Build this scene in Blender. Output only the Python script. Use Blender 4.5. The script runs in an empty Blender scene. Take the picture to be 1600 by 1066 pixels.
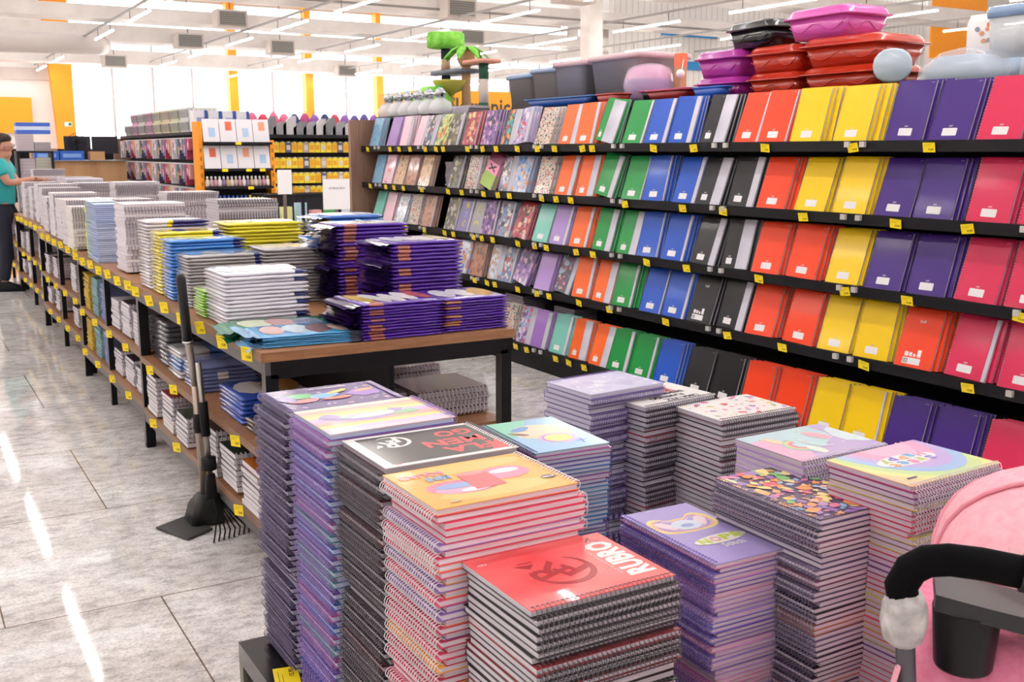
import bpy, math, random
from mathutils import Matrix, Vector
random.seed(7)
sc = bpy.context.scene
col = sc.collection
PI = math.pi

# ---------------------------------------------------------------- camera
cd = bpy.data.cameras.new('camera')
cam = bpy.data.objects.new('camera', cd); col.objects.link(cam)
cam.location = (0, 0, 1.55)
cam.rotation_euler = (PI/2-math.radians(10.265), 0, -math.radians(30.455))
cd.sensor_width = 36; cd.lens = 1640/1600*36
cd.clip_start = .05; cd.clip_end = 300
cd.dof.use_dof = True; cd.dof.focus_distance = 2.6; cd.dof.aperture_fstop = 15
sc.camera = cam
# ---------------------------------------------------------------- light and exposure
sc.view_settings.view_transform = 'Standard'; sc.view_settings.look = 'None'
sc.view_settings.gamma = 1; sc.view_settings.use_curve_mapping = False
sc.view_settings.exposure = 1.04
w = bpy.data.worlds.new('daylight'); sc.world = w; w.use_nodes = True
w.node_tree.nodes['Background'].inputs[0].default_value = (.93, .96, 1, 1)
w.node_tree.nodes['Background'].inputs[1].default_value = 3.2
TUBE = 40.0
LIGHT_ROWS = (-6.4, -2.4, 1.71, 5.83, 9.8, 13.9, 18.2, 22.2, 26.2)
LIGHT_Z = 4.9

# ---------------------------------------------------------------- helpers
def lin(c):
    if isinstance(c, str): c = tuple(int(c[i:i+2], 16) for i in (0, 2, 4))
    return tuple(((v/255)/12.92 if v/255 <= .04045 else ((v/255+.055)/1.055)**2.4) for v in c[:3])+(1,)
_m = {}
def M(c, rough=.5, metal=0., emit=0., coat=0., alpha=1., trans=0., spec=.5):
    k = (c, rough, metal, emit, coat, alpha, trans, spec)
    if k in _m: return _m[k]
    m = bpy.data.materials.new('mat_'+str(c)); m.use_nodes = True
    b = m.node_tree.nodes['Principled BSDF']; L = lin(c)
    b.inputs['Base Color'].default_value = L
    b.inputs['Roughness'].default_value = rough; b.inputs['Metallic'].default_value = metal
    b.inputs['Specular IOR Level'].default_value = spec
    if emit: b.inputs['Emission Color'].default_value = L; b.inputs['Emission Strength'].default_value = emit
    if coat: b.inputs['Coat Weight'].default_value = coat; b.inputs['Coat Roughness'].default_value = .08
    if alpha < 1: b.inputs['Alpha'].default_value = alpha
    if trans: b.inputs['Transmission Weight'].default_value = trans
    _m[k] = m; return m
def nodes(m):
    return m.node_tree, m.node_tree.nodes, m.node_tree.links, m.node_tree.nodes['Principled BSDF']
def new_mat(name, rough=.5):
    m = bpy.data.materials.new(name); m.use_nodes = True
    m.node_tree.nodes['Principled BSDF'].inputs['Roughness'].default_value = rough
    return m
def ramp(N, stops):
    r = N.new('ShaderNodeValToRGB'); e = r.color_ramp.elements
    while len(e) < len(stops): e.new(.5)
    for el, (p, c) in zip(e, stops): el.position = p; el.color = lin(c)
    return r
def tex(m, kind, scale, mapscale=(1, 1, 1), coord='Object', **kw):
    t, N, L, b = nodes(m)
    tc = N.new('ShaderNodeTexCoord'); mp = N.new('ShaderNodeMapping'); mp.inputs['Scale'].default_value = mapscale
    L.new(tc.outputs[coord], mp.inputs[0]); x = N.new(kind)
    if 'Scale' in x.inputs: x.inputs['Scale'].default_value = scale
    for k, v in kw.items(): x.inputs[k].default_value = v
    L.new(mp.outputs[0], x.inputs['Vector']); return x
def mottled(name, c1, c2, scale=8, rough=.5, mapscale=(1, 1, 1), detail=4, lo=.35, hi=.65, bump=0):
    m = new_mat(name, rough); t, N, L, b = nodes(m)
    n = tex(m, 'ShaderNodeTexNoise', scale, mapscale, Detail=detail)
    r = ramp(N, [(lo, c1), (hi, c2)]); L.new(n.outputs[0], r.inputs[0]); L.new(r.outputs[0], b.inputs['Base Color'])
    if bump:
        bp = N.new('ShaderNodeBump'); bp.inputs['Strength'].default_value = bump; bp.inputs['Distance'].default_value = .004
        L.new(n.outputs[0], bp.inputs['Height']); L.new(bp.outputs[0], b.inputs['Normal'])
    return m

class MB:
    """collects boxes, tubes, prisms ... and makes ONE mesh of them"""
    def __init__(s): s.v = []; s.f = []; s.fm = []; s.sm = []; s.m = []
    def mi(s, m):
        if m not in s.m: s.m.append(m)
        return s.m.index(m)
    def add(s, vs, fs, m, smooth=False):
        o = len(s.v); s.v += [tuple(v) for v in vs]; i = s.mi(m)
        for f in fs: s.f.append(tuple(a+o for a in f)); s.fm.append(i); s.sm.append(smooth)
        return s
    def box(s, x0, y0, z0, x1, y1, z1, m, mat=None):
        vs = [(x0, y0, z0), (x1, y0, z0), (x1, y1, z0), (x0, y1, z0), (x0, y0, z1), (x1, y0, z1), (x1, y1, z1), (x0, y1, z1)]
        if mat is not None: vs = [mat @ Vector(v) for v in vs]
        return s.add(vs, [(3, 2, 1, 0), (4, 5, 6, 7), (0, 1, 5, 4), (1, 2, 6, 5), (2, 3, 7, 6), (3, 0, 4, 7)], m)
    def poly(s, pts, z, m, mat=None):
        vs = [Vector((p[0], p[1], z)) for p in pts]
        if mat is not None: vs = [mat @ v for v in vs]
        return s.add(vs, [tuple(range(len(vs)))], m)
    def prism(s, pts, z0, z1, m, mat=None):
        n = len(pts); vs = [Vector((p[0], p[1], z0)) for p in pts]+[Vector((p[0], p[1], z1)) for p in pts]
        if mat is not None: vs = [mat @ v for v in vs]
        return s.add(vs, [tuple(reversed(range(n))), tuple(range(n, 2*n))]+[(i, (i+1) % n, n+(i+1) % n, n+i) for i in range(n)], m)
    def tube(s, path, r, m, n=8, cap=True, smooth=True, closed=False):
        P = [Vector(p) for p in path]; k = len(P); rr = r if isinstance(r, (list, tuple)) else [r]*k
        vs = []; up = None
        for i, p in enumerate(P):
            a = P[(i-1) % k] if closed or i > 0 else p; b = P[(i+1) % k] if closed or i < k-1 else p
            d = (b-a).normalized()
            if up is None:
                up = Vector((0, 0, 1)) if abs(d.z) < .9 else Vector((1, 0, 0))
            x = d.cross(up).normalized(); up = x.cross(d).normalized()
            for j in range(n):
                t = 2*PI*j/n; vs.append(p+(x*math.cos(t)+up*math.sin(t))*rr[i])
        fs = []
        for i in range(k if closed else k-1):
            for j in range(n):
                a = i*n+j; b = i*n+(j+1) % n; c = ((i+1) % k)*n+(j+1) % n; d = ((i+1) % k)*n+j
                fs.append((a, b, c, d))
        if cap and not closed: fs += [tuple(reversed(range(n))), tuple(range((k-1)*n, k*n))]
        return s.add(vs, fs, m, smooth)
    def loft(s, secs, m, capb=True, capt=True, smooth=True, mat=None):
        """secs: lists of points, all of one length"""
        n = len(secs[0]); vs = [Vector(p) for q in secs for p in q]
        if mat is not None: vs = [mat @ v for v in vs]
        fs = [(i*n+j, i*n+(j+1) % n, (i+1)*n+(j+1) % n, (i+1)*n+j) for i in range(len(secs)-1) for j in range(n)]
        if capb: fs.append(tuple(reversed(range(n))))
        if capt: fs.append(tuple(range((len(secs)-1)*n, len(secs)*n)))
        return s.add(vs, fs, m, smooth)
    def lathe(s, prof, m, n=20, c=(0, 0, 0), capb=True, capt=True):
        return s.loft([[(c[0]+r*math.cos(2*PI*j/n), c[1]+r*math.sin(2*PI*j/n), c[2]+z) for j in range(n)] for r, z in prof], m, capb, capt)
    def ell(s, c, r, m, n=14, k=8, mat=None):
        secs = []
        for i in range(k+1):
            a = -PI/2+PI*i/k; q = max(math.cos(a), .02)
            secs.append([(c[0]+r[0]*q*math.cos(2*PI*j/n), c[1]+r[1]*q*math.sin(2*PI*j/n), c[2]+r[2]*math.sin(a)) for j in range(n)])
        return s.loft(secs, m, mat=mat)
    def mesh(s, name):
        me = bpy.data.meshes.new(name); me.from_pydata(s.v, [], s.f)
        for m in s.m: me.materials.append(m)
        me.polygons.foreach_set('material_index', s.fm); me.polygons.foreach_set('use_smooth', s.sm)
        me.update(); return me

def rrect(w, d, r, z, c=(0, 0), k=4):
    pts = []
    for (sx, sy, a0) in ((1, 1, 0), (-1, 1, 90), (-1, -1, 180), (1, -1, 270)):
        for i in range(k+1):
            a = math.radians(a0+90*i/k); pts.append((c[0]+sx*(w/2-r)+r*math.cos(a), c[1]+sy*(d/2-r)+r*math.sin(a), z))
    return pts
def obj(name, me, parent=None, loc=(0, 0, 0), rot=None, label=None, cat=None, group=None, kind=None, mat=None):
    if isinstance(me, MB): me = me.mesh(name)
    o = bpy.data.objects.new(name, me); col.objects.link(o)
    if mat is not None: o.matrix_world = mat if parent is None else mat
    else:
        o.location = loc
        if rot is not None: o.rotation_euler = rot
    if parent is not None: o.parent = parent
    if label: o['label'] = label
    if cat: o['category'] = cat
    if group: o['group'] = group
    if kind: o['kind'] = kind
    return o
def empty(name, label, cat, loc=(0, 0, 0), rz=0, group=None, mat=None):
    o = obj(name, None, None, loc, (0, 0, rz), label, cat, group)
    if mat is not None: o.matrix_world = mat
    return o
def kids(o, _c={}):
    if o.name not in _c: _c[o.name] = list(o.children)
    return _c[o.name]
def dup(o, loc, rot=None, label=None, group=None, mat=None):
    c = o.copy(); col.objects.link(c)
    if mat is not None: c.matrix_world = mat
    else:
        c.location = loc
        if rot is not None: c.rotation_euler = rot
    if label: c['label'] = label
    if group: c['group'] = group
    for k in kids(o):
        q = k.copy(); col.objects.link(q); q.parent = c
        for g in kids(k): h = g.copy(); col.objects.link(h); h.parent = q
    return c
ORD = 'first first second third fourth fifth sixth seventh eighth ninth tenth eleventh twelfth thirteenth fourteenth fifteenth sixteenth seventeenth eighteenth nineteenth twentieth'.split()
def nth(i):
    if i <= 20: return ORD[i]
    return {1: '%dst', 2: '%dnd', 3: '%drd'}.get(i % 10 if i//10 != 1 else 0, '%dth') % i

# text as flat polygons
_t = {}
def text_pts(txt, bold=.0):
    k = (txt, bold)
    if k in _t: return _t[k]
    c = bpy.data.curves.new('lettering', 'FONT'); c.body = txt; c.align_x = 'CENTER'; c.align_y = 'CENTER'
    c.size = 1; c.resolution_u = 2; c.offset = bold
    o = bpy.data.objects.new('lettering', c); me = o.to_mesh()
    v = [(p.co.x, p.co.y) for p in me.vertices]; f = [tuple(p.vertices) for p in me.polygons]
    o.to_mesh_clear(); bpy.data.objects.remove(o); bpy.data.curves.remove(c)
    xs = [p[0] for p in v] or [0]; ys = [p[1] for p in v] or [0]
    x0, x1, y0, y1 = min(xs), max(xs), min(ys), max(ys)
    v = [((x-(x0+x1)/2)/max(x1-x0, 1e-6), (y-(y0+y1)/2)/max(y1-y0, 1e-6)) for x, y in v]
    _t[k] = (v, f); return _t[k]
def text(mb, txt, cx, cy, w, h, z, m, rot=0, bold=.02, mat=None):
    """lettering w wide and h high, centred at cx, cy"""
    v, f = text_pts(txt, bold); c, s_ = math.cos(rot), math.sin(rot)
    vs = [Vector((cx+x*w*c-y*h*s_, cy+x*w*s_+y*h*c, z)) for x, y in v]
    if mat is not None: vs = [mat @ p for p in vs]
    mb.add(vs, f, m)
def disc(cx, cy, rx, ry, n=16, rot=0, wob=0, seed=0):
    R = random.Random(seed); c, s_ = math.cos(rot), math.sin(rot); P = []
    for i in range(n):
        a = 2*PI*i/n; k = 1+(R.random()-.5)*wob; x = rx*k*math.cos(a); y = ry*k*math.sin(a)
        P.append((cx+x*c-y*s_, cy+x*s_+y*c))
    return P
def band(mb, pts, wd, z, m, mat=None):
    P = [Vector(p) for p in pts]; A = []; B = []
    for i, p in enumerate(P):
        d = (P[min(i+1, len(P)-1)]-P[max(i-1, 0)]).normalized(); q = Vector((-d.y, d.x))*wd/2
        A.append(p+q); B.append(p-q)
    vs = [Vector((a.x, a.y, z)) for a in A]+[Vector((a.x, a.y, z)) for a in B]; n = len(P)
    if mat is not None: vs = [mat @ v for v in vs]
    mb.add(vs, [(i, n+i, n+i+1, i+1) for i in range(n-1)], m)
def arc(cx, cy, r, a0, a1, n=14, ry=None):
    return [(cx+r*math.cos(math.radians(a0+(a1-a0)*i/n)), cy+(ry or r)*math.sin(math.radians(a0+(a1-a0)*i/n))) for i in range(n+1)]
def clip(pts, x0, y0, x1, y1): return [(min(max(x, x0), x1), min(max(y, y0), y1)) for x, y in pts]
def rot_z(a): return Matrix.Rotation(a, 4, 'Z')

# ---------------------------------------------------------------- common materials
BLACK = M('0e0c11', .55, 0, 0, 0, 1., 0, .25); BLACKM = M('121116', .5, 0, 0, 0, 1., 0, .3); STEEL = M('6b6668', .45, .5); CHROME = M('c9c9cc', .18, 1.)
WHITE = M('f2f0f2', .5); TAG = M('ffe11a', .45); INK = M('1a1814', .6); CLEAR = M('f4f4f6', .12, 0, 0, 0, .35)
def wood_mat(name, c1, c2, ms):
    m = new_mat(name, .42); t, N, L, b = nodes(m)
    n = tex(m, 'ShaderNodeTexNoise', 3, ms, Detail=6, Roughness=.7)
    r = ramp(N, [(.3, c1), (.7, c2)]); L.new(n.outputs[0], r.inputs[0]); L.new(r.outputs[0], b.inputs['Base Color']); return m
WOODX = wood_mat('wood_laminate', '83563a', 'b0805a', (2, 30, 30))
WOODY = wood_mat('wood_laminate_side', '6c4734', '94694a', (30, 2, 30))
WOODZ = wood_mat('wood_panel_grain', '8c6a58', 'a98876', (30, 30, 1.5))

# ================================================================ THE SETTING
def structure(name, me, **k): return obj(name, me, kind='structure', **k)
def floor_mat():
    m = new_mat('granite_tiles', .05); t, N, L, b = nodes(m)
    tc = N.new('ShaderNodeTexCoord'); mp = N.new('ShaderNodeMapping'); L.new(tc.outputs['Object'], mp.inputs[0])
    mp.inputs['Location'].default_value = (-.2, -.43, 0)
    br = N.new('ShaderNodeTexBrick'); L.new(mp.outputs[0], br.inputs['Vector'])
    br.inputs['Scale'].default_value = 1; br.inputs['Brick Width'].default_value = 1.0; br.inputs['Row Height'].default_value = 1.07
    br.inputs['Mortar Size'].default_value = .003; br.inputs['Mortar Smooth'].default_value = .2
    br.inputs['Color1'].default_value = lin('f4f1ef'); br.inputs['Color2'].default_value = lin('eae6e4'); br.inputs['Mortar'].default_value = lin('8a7762')
    br.offset = .5
    def noise(sc_, ms, det, lo, hi, c1, c2, fac, prev):
        mp2 = N.new('ShaderNodeMapping'); mp2.inputs['Scale'].default_value = ms; L.new(tc.outputs['Object'], mp2.inputs[0])
        mp2.inputs['Rotation'].default_value = (0, 0, .35)
        n = N.new('ShaderNodeTexNoise'); n.inputs['Scale'].default_value = sc_; n.inputs['Detail'].default_value = det
        n.inputs['Roughness'].default_value = .75
        L.new(mp2.outputs[0], n.inputs['Vector']); r = ramp(N, [(lo, c1), (hi, c2)]); L.new(n.outputs[0], r.inputs[0])
        x = N.new('ShaderNodeMix'); x.data_type = 'RGBA'; x.blend_type = 'MULTIPLY'; x.inputs[0].default_value = fac
        L.new(prev, x.inputs[6]); L.new(r.outputs[0], x.inputs[7]); return x.outputs[2]
    o = noise(11, (1, 1.7, 1), 10, .38, .55, 'a29d9b', 'ffffff', .6, br.outputs[0])
    o = noise(1.8, (1, 1.3, 1), 5, .35, .65, 'd4cfcd', 'ffffff', .8, o)
    o = noise(90, (1, 1.6, 1), 6, .34, .5, '4a4444', 'ffffff', .6, o)
    L.new(o, b.inputs['Base Color']); b.inputs['Specular IOR Level'].default_value = .3
    return m
fl = MB(); fl.add([(-14, -8, 0), (46, -8, 0), (46, 52, 0), (-14, 52, 0)], [(0, 1, 2, 3)], floor_mat()); structure('floor', fl)

PAINT = mottled('wall_paint', 'd8cfc8', 'e2dad4', 2, .7); PAINTB = M('c9bdb4', .7); PAINTW = M('e9e4e0', .7)
ORANGE = M('f59a1b', .55)
# far wall with tall windows
wl = MB(); Yw = 50.3
wl.box(-14, Yw, 0, 7.2, Yw+.3, 9, PAINTW); wl.box(7.2, Yw, 0, 34, Yw+.3, .5, PAINT); wl.box(7.2, Yw, 5.35, 34, Yw+.3, 5.9, PAINTB); wl.box(7.2, Yw, 6.35, 34, Yw+.3, 6.75, PAINTB); wl.box(7.2, Yw, 7.25, 34, Yw+.3, 7.55, PAINTB)
wl.box(7.2, Yw, 8.2, 34, Yw+.3, 9, PAINTB); wl.box(34, Yw, 0, 46, Yw+.3, 9, PAINTB)
wl.box(7.2, Yw, 5.9, 8, Yw+.3, 6.35, PAINTB)
wl.box(-14, Yw-.12, 4.55, 7.0, Yw, 5.05, PAINTB)
structure('wall_far', wl)
GLASS = bpy.data.materials.new('window_glass'); GLASS.use_nodes = True
_t2, _N, _L, _b = nodes(GLASS); _N.remove(_b)
_tr = _N.new('ShaderNodeBsdfTransparent'); _gl = _N.new('ShaderNodeBsdfGlossy'); _gl.inputs['Roughness'].default_value = .05
_mx = _N.new('ShaderNodeMixShader'); _mx.inputs[0].default_value = .06; _L.new(_tr.outputs[0], _mx.inputs[1]); _L.new(_gl.outputs[0], _mx.inputs[2])
_L.new(_mx.outputs[0], _N['Material Output'].inputs[0])
MULL = M('b9b6b9', .4, .3)
mx = [7.2, 8.95, 10.7, 12.45, 14.35, 16.25, 18.1, 20, 21.85, 23.7, 25.6, 27.5, 29.4, 31.3, 33.2, 34]
for i in range(len(mx)-1):
    wn = MB(); a, b_ = mx[i], mx[i+1]
    wn.box(a, Yw+.06, .5, a+.11, Yw+.2, 5.35, MULL); wn.box(a, Yw+.06, 5.9, a+.11, Yw+.2, 6.35, MULL); wn.box(a+.11, Yw+.1, .5, b_, Yw+.16, .58, MULL)
    o = structure('window_%d' % (i+1), wn)
    g = MB(); g.box(a+.11, Yw+.12, .58, b_, Yw+.135, 5.35, GLASS); g.box(a+.11, Yw+.12, 5.9, b_, Yw+.135, 6.35, GLASS); g.box(a, Yw+.12, 6.75, b_, Yw+.135, 7.25, GLASS); g.box(a, Yw+.12, 7.55, b_, Yw+.135, 8.2, GLASS); obj('glass_pane', g, o)
# orange tapered pillars on the far wall
for i, (x, wd, tp) in enumerate(((6.95, .62, 1.45), (14.3, .45, .5), (18.0, .5, .5), (21.7, .5, .5))):
    c = MB(); top = 9
    c.loft([[(x-wd/2, Yw-.55, 0), (x+wd/2, Yw-.55, 0), (x+wd/2, Yw, 0), (x-wd/2, Yw, 0)],
            [(x-wd/2-(tp-wd)*.6, Yw-.55, top), (x+wd/2-.1*i, Yw-.55, top), (x+wd/2, Yw, top), (x-wd/2-(tp-wd)*.6, Yw, top)]], ORANGE, smooth=False)
    o = structure('trim_%d' % (i+1), c)
    if i == 0:
        s_ = MB(); s_.box(6.8, Yw-.6, 2.6, 7.1, Yw-.56, 2.78, WHITE); s_.box(6.95, Yw-.61, 2.63, 7.08, Yw-.6, 2.75, M('1f7a4a')); obj('exit_sign', s_, o)
structure('wall_left', MB().box(-14.3, -8, 0, -14, 52, 9, PAINT)); structure('wall_near', MB().box(-14, -8.3, 0, 46, -8, 9, PAINT))
CLAD = new_mat('white_cladding', .6); _t2, N_, L_, b_2 = nodes(CLAD)
wv = tex(CLAD, 'ShaderNodeTexWave', 1.2, (1, 1, 0)); wv.inputs['Distortion'].default_value = 0
rp = ramp(N_, [(.0, 'c9c2bb'), (.12, 'e6e0da')]); L_.new(wv.outputs[0], rp.inputs[0]); L_.new(rp.outputs[0], b_2.inputs['Base Color'])
structure('wall_right', MB().box(46, -8, 0, 46.3, 52, 9, CLAD))
wr = MB(); wr.box(22.5, 31.2, 3.2, 40, 31.5, 9, CLAD); structure('wall_inner', wr)
wr = MB(); wr.box(24.6, 31.12, 5.68, 27.2, 31.2, 6.22, M('2f86c4', .5)); wr.box(24.6, 31.12, 4.5, 27.6, 31.2, 4.8, M('2f86c4', .5)); structure('trim_11', wr)
# ceiling with deep beams along X, skylight strips between them
cl = MB(); yb = [-7, -2.5, 2, 6.5, 11, 15.5, 20, 24.5, 29, 33.5, 38, 42.5, 46.5]
ys = [-8]+[v for y in yb for v in (y+1.5, y+2.1)]+[52]
for a, b_ in zip(ys[::2], ys[1::2]): cl.box(-14, a, 8.3, 46, b_, 8.5, PAINTW)
structure('ceiling', cl)
for i, (y, za, zb) in enumerate(((46.5, 5.04, 5.6), (38, 5.14, 5.66), (33, 5.28, 5.64), (27.5, 5.36, 5.72), (22, 5.4, 5.8), (16.5, 5.4, 5.8), (11, 5.4, 5.8), (5.5, 5.4, 5.8), (0, 5.4, 5.8), (-5.5, 5.4, 5.8))):
    bm_ = MB(); bm_.box(-14, y-.3, za, 46, y+.8, zb, PAINT)
    structure('beam_%d' % (i+1), bm_)
sk = MB()
for a, b_ in zip(ys[1::2], ys[2::2]): sk.box(-14, a, 8.36, 46, b_, 8.38, GLASS)
structure('window_30', sk)
# air duct hanging in front of the far windows, and the rounded duct at left
DUCT = M('c4bab4', .5, .1)
d2 = MB(); d2.tube([(-12, 36.5, 4.85), (3.5, 36.5, 4.85), (5.2, 36.7, 4.9), (6.2, 37.4, 4.95), (6.5, 37.9, 5.0)], .32, DUCT, 14); structure('trim_13', d2)
for i, (x, y, s_) in enumerate(((17.2, 25, .45), (32.7, 25.3, .9), (29, 44, .6))):
    structure('pillar_%d' % (i+1), MB().box(x, y, 0, x+s_, y+s_, 9, PAINT))
# conduits, air grilles
rl = MB()
for y in (47.5, 40.2, 33.4, 27): rl.tube([(-10, y, 5.4), (40, y, 5.4)], .035, M('8b8580', .5), 6)
structure('trim_14', rl)
GR = MB(); GR.box(-.45, -.3, -.25, .45, .3, .25, PAINTB); GR.box(-.38, -.32, -.19, .38, -.3, .19, M('77746f', .6))
GR.tube([(0, 0, .25), (0, 0, 3.3)], .015, STEEL, 6)
for k in range(6): GR.box(-.38, -.335, -.17+k*.06, .38, -.32, -.15+k*.06, M('96928c', .5))
grm = GR.mesh('air_grille')
for i, (x, y, z) in enumerate(((9.2, 32.2, 5.4), (9.2, 37.3, 5.2), (8.3, 45.8, 5.1), (14, 26.8, 5.4), (17.3, 32.3, 5.3), (12.4, 37.3, 5.15), (14.2, 21.3, 5.2), (24, 21.3, 5.3), (18.2, 45.8, 5.1), (2.2, 26.8, 5.2))):
    obj('air_grille', grm, loc=(x, y, z), label='grey slatted air grille box under the ceiling, %s from the far left window' % nth(i+1), cat='air grille', group='air grilles under the ceiling')
# tube lights
TUBEM = M('fff8f2', .4, 0, TUBE)
tb = MB(); tb.box(-.016, -1.45, -.03, .016, 1.45, .0, TUBEM); tbm = tb.mesh('tube')
hs = MB(); hs.box(-.035, -1.45, 0, .035, 1.45, .03, WHITE); hs.tube([(0, -1, .03), (0, -1, .25)], .01, STEEL, 5); hs.tube([(0, 1, .03), (0, 1, .25)], .01, STEEL, 5); hsm = hs.mesh('housing')
for r, x in enumerate(LIGHT_ROWS):
    tk = MB(); tk.box(x-.03, -7, LIGHT_Z+.25, x+.03, 50, LIGHT_Z+.3, M('9a9590', .5)); structure('track_%d' % (r+1), tk)
    for k in range(12):
        y = -5.2+4.83*k+(.35 if r == 2 else 0)
        o = empty('tube_light', 'white ceiling tube light, %s row from the left wall, %s from the near wall' % (nth(r+1), nth(k+1)), 'light', (x, y, LIGHT_Z), 0, 'ceiling tube lights')
        obj('tube', tbm, o); obj('housing', hsm, o)
# ================================================================ notebooks
def edge_mat(c, name='paper_edges'):
    k = ('edge', c)
    if k in _m: return _m[k]
    m = new_mat(name, .75); t, N, L, b = nodes(m)
    wv = tex(m, 'ShaderNodeTexNoise', 1, (3, 3, 900), Detail=2)
    n = len(c)//2; d = ''.join('%02x' % max(int(int(c[2*i:2*i+2], 16)*.84), 0) for i in range(n))
    r = ramp(N, [(.38, d), (.6, c)]); L.new(wv.outputs[0], r.inputs[0]); L.new(r.outputs[0], b.inputs['Base Color'])
    _m[k] = m; return m
PAPER = 'e6e1ea'
_nb = {}
def cached(k, f):
    if k not in _nb: _nb[k] = f()
    return _nb[k]
def pages_mesh(W, H, t, c=PAPER):
    return cached(('pg', W, H, t, c), lambda: MB().box(-W/2+.004, -H/2+.0015, .0014, W/2-.0015, H/2-.0015, t-.0014, edge_mat(c)).mesh('notebook_pages'))
def cover_mesh(W, H, c, th=.0014, rough=.32, coat=.3):
    return cached(('cv', W, H, c, th), lambda: MB().box(-W/2, -H/2, 0, W/2, H/2, th, c if not isinstance(c, str) else M(c, rough, 0, 0, coat)).mesh('cover'))
def coil_mesh(W, H, t, c='c8c8cc', n=8, wire=.0009, pitch=.0085, r=None):
    def f():
        mb = MB(); m = M(c, .35, .6 if c in ('c8c8cc', '3a3a40') else .0); R_ = r or t/2+.0042; k = int((H-.012)/pitch)
        for i in range(k+1):
            y = -H/2+.006+i*(H-.012)/k
            for dy in (0, ):
                P = []
                for j in range(n):
                    a = 2*PI*j/n; P.append((-W/2+.0045+R_*math.cos(a)-.002, y+dy, t/2+R_*math.sin(a)))
                mb.tube(P, wire, m, 4, closed=True, smooth=False)
        return mb.mesh('coil')
    return cached(('co', W, H, t, c, n, wire, pitch, r), f)
def hole_mesh(W, H, t):
    return None
def notebook_tmpl(name, W, H, t, ccol, coil, page=PAPER, back=None, art=None, coilr=None, pitch=.0085, wire=.0009):
    """pages are the notebook's own mesh; front_cover, back_cover and coil its parts"""
    k = ('tm', name, W, H, t, ccol, coil, page, back, art)
    if k in _nb: return _nb[k]
    o = bpy.data.objects.new(name, pages_mesh(W, H, t, page))
    fm = cover_mesh(W, H, ccol) if art is None else ART[art](W, H)
    for nm, me, z in (('front_cover', fm, t-.0014), ('back_cover', cover_mesh(W, H, back or ccol), 0)):
        q = bpy.data.objects.new(nm, me); q.location = (0, 0, z); q.parent = o
    if coil: q = bpy.data.objects.new('coil', coil_mesh(W, H, t, coil, r=coilr, pitch=pitch, wire=wire)); q.parent = o
    _nb[k] = o; return o
def place(tm, mat, label, cat, group):
    c = tm.copy(); col.objects.link(c); c.matrix_world = mat
    c['label'] = label; c['category'] = cat
    if group: c['group'] = group
    for k in kids(tm): q = k.copy(); col.objects.link(q); q.parent = c
    return c
SP = {'-x': 0, '+x': PI, '-y': PI/2, '+y': -PI/2}

# ---- cover pictures: reading frame, coil at the left, layers a hair apart
ART = {}
def cover_art(key):
    def deco(f):
        def g(W, H):
            mb = MB(); f(mb, W, H); return mb.mesh('cover')
        ART[key] = g; return f
    return deco
def gloss(c): return M(''.join('%02x' % int(int(c[i:i+2], 16)*.93) for i in (0, 2, 4)), .36, 0, 0, .15)
E_ = .00012
def base(mb, W, H, c, th=.0014): mb.box(-W/2, -H/2, 0, W/2, H/2, th, gloss(c) if isinstance(c, str) else c); return th+E_
def blobs(mb, W, H, z, pal, n, s0, s1, seed, mx=.94):
    R = random.Random(seed)
    nx = max(1, round(math.sqrt(n*W/H))); ny = max(1, -(-n//nx)); ids = list(range(nx*ny)); R.shuffle(ids)
    for i, q_ in enumerate(ids[:n]):
        s = R.uniform(s0, s1); x = ((q_ % nx+R.uniform(.1, .9))/nx-.5)*W*mx; y = ((q_//nx+R.uniform(.1, .9))/ny-.5)*H*mx
        sh = R.choice(('b', 'b', 's', 'q'))
        if sh == 'b': P = disc(x, y, s, s*R.uniform(.45, .9), 10, R.uniform(0, 3), .5, i)
        elif sh == 's': P = [(x+s*(1 if j % 2 else .42)*math.cos(PI*j/5+i), y+s*(1 if j % 2 else .42)*math.sin(PI*j/5+i)) for j in range(10)]
        else: P = disc(x, y, s*.9, s*.55, 4, R.uniform(0, 3), .2, i)
        mb.poly(clip(P, -W/2, -H/2, W/2, H/2), z+i*.000012, gloss(R.choice(pal)))
    return z+n*.000012+E_
def crest(mb, cx, cy, s, z, c, rot=0, sc_=1):
    """interlaced C, R and F"""
    m = gloss(c); T = Matrix.Translation((cx, cy, 0)) @ rot_z(rot)
    P = arc(0, 0, s*.5, 55, 305, 18); n = len(P)
    A = [Vector((x, y)) for x, y in P]
    vs = []; wds = [s*(.03+.09*math.sin(PI*i/(n-1))) for i in range(n)]
    for sgn in (1, -1):
        for i, p in enumerate(A): q = p*(1+sgn*wds[i]/s); vs.append(T @ Vector((q.x, q.y, z)))
    mb.add(vs, [(i, i+1, n+i+1, n+i) for i in range(n-1)], m)
    text(mb, 'R', s*.16, s*.2, s*.46, s*.68, z+E_/3, m, 0, .02, T); text(mb, 'F', -s*.08, -s*.16, s*.38, s*.54, z+E_/2, m, 0, .02, T)
    mb.poly([(s*.35, s*.3), (s*.6, s*.42), (s*.45, s*.1)], z, m, T)

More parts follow.
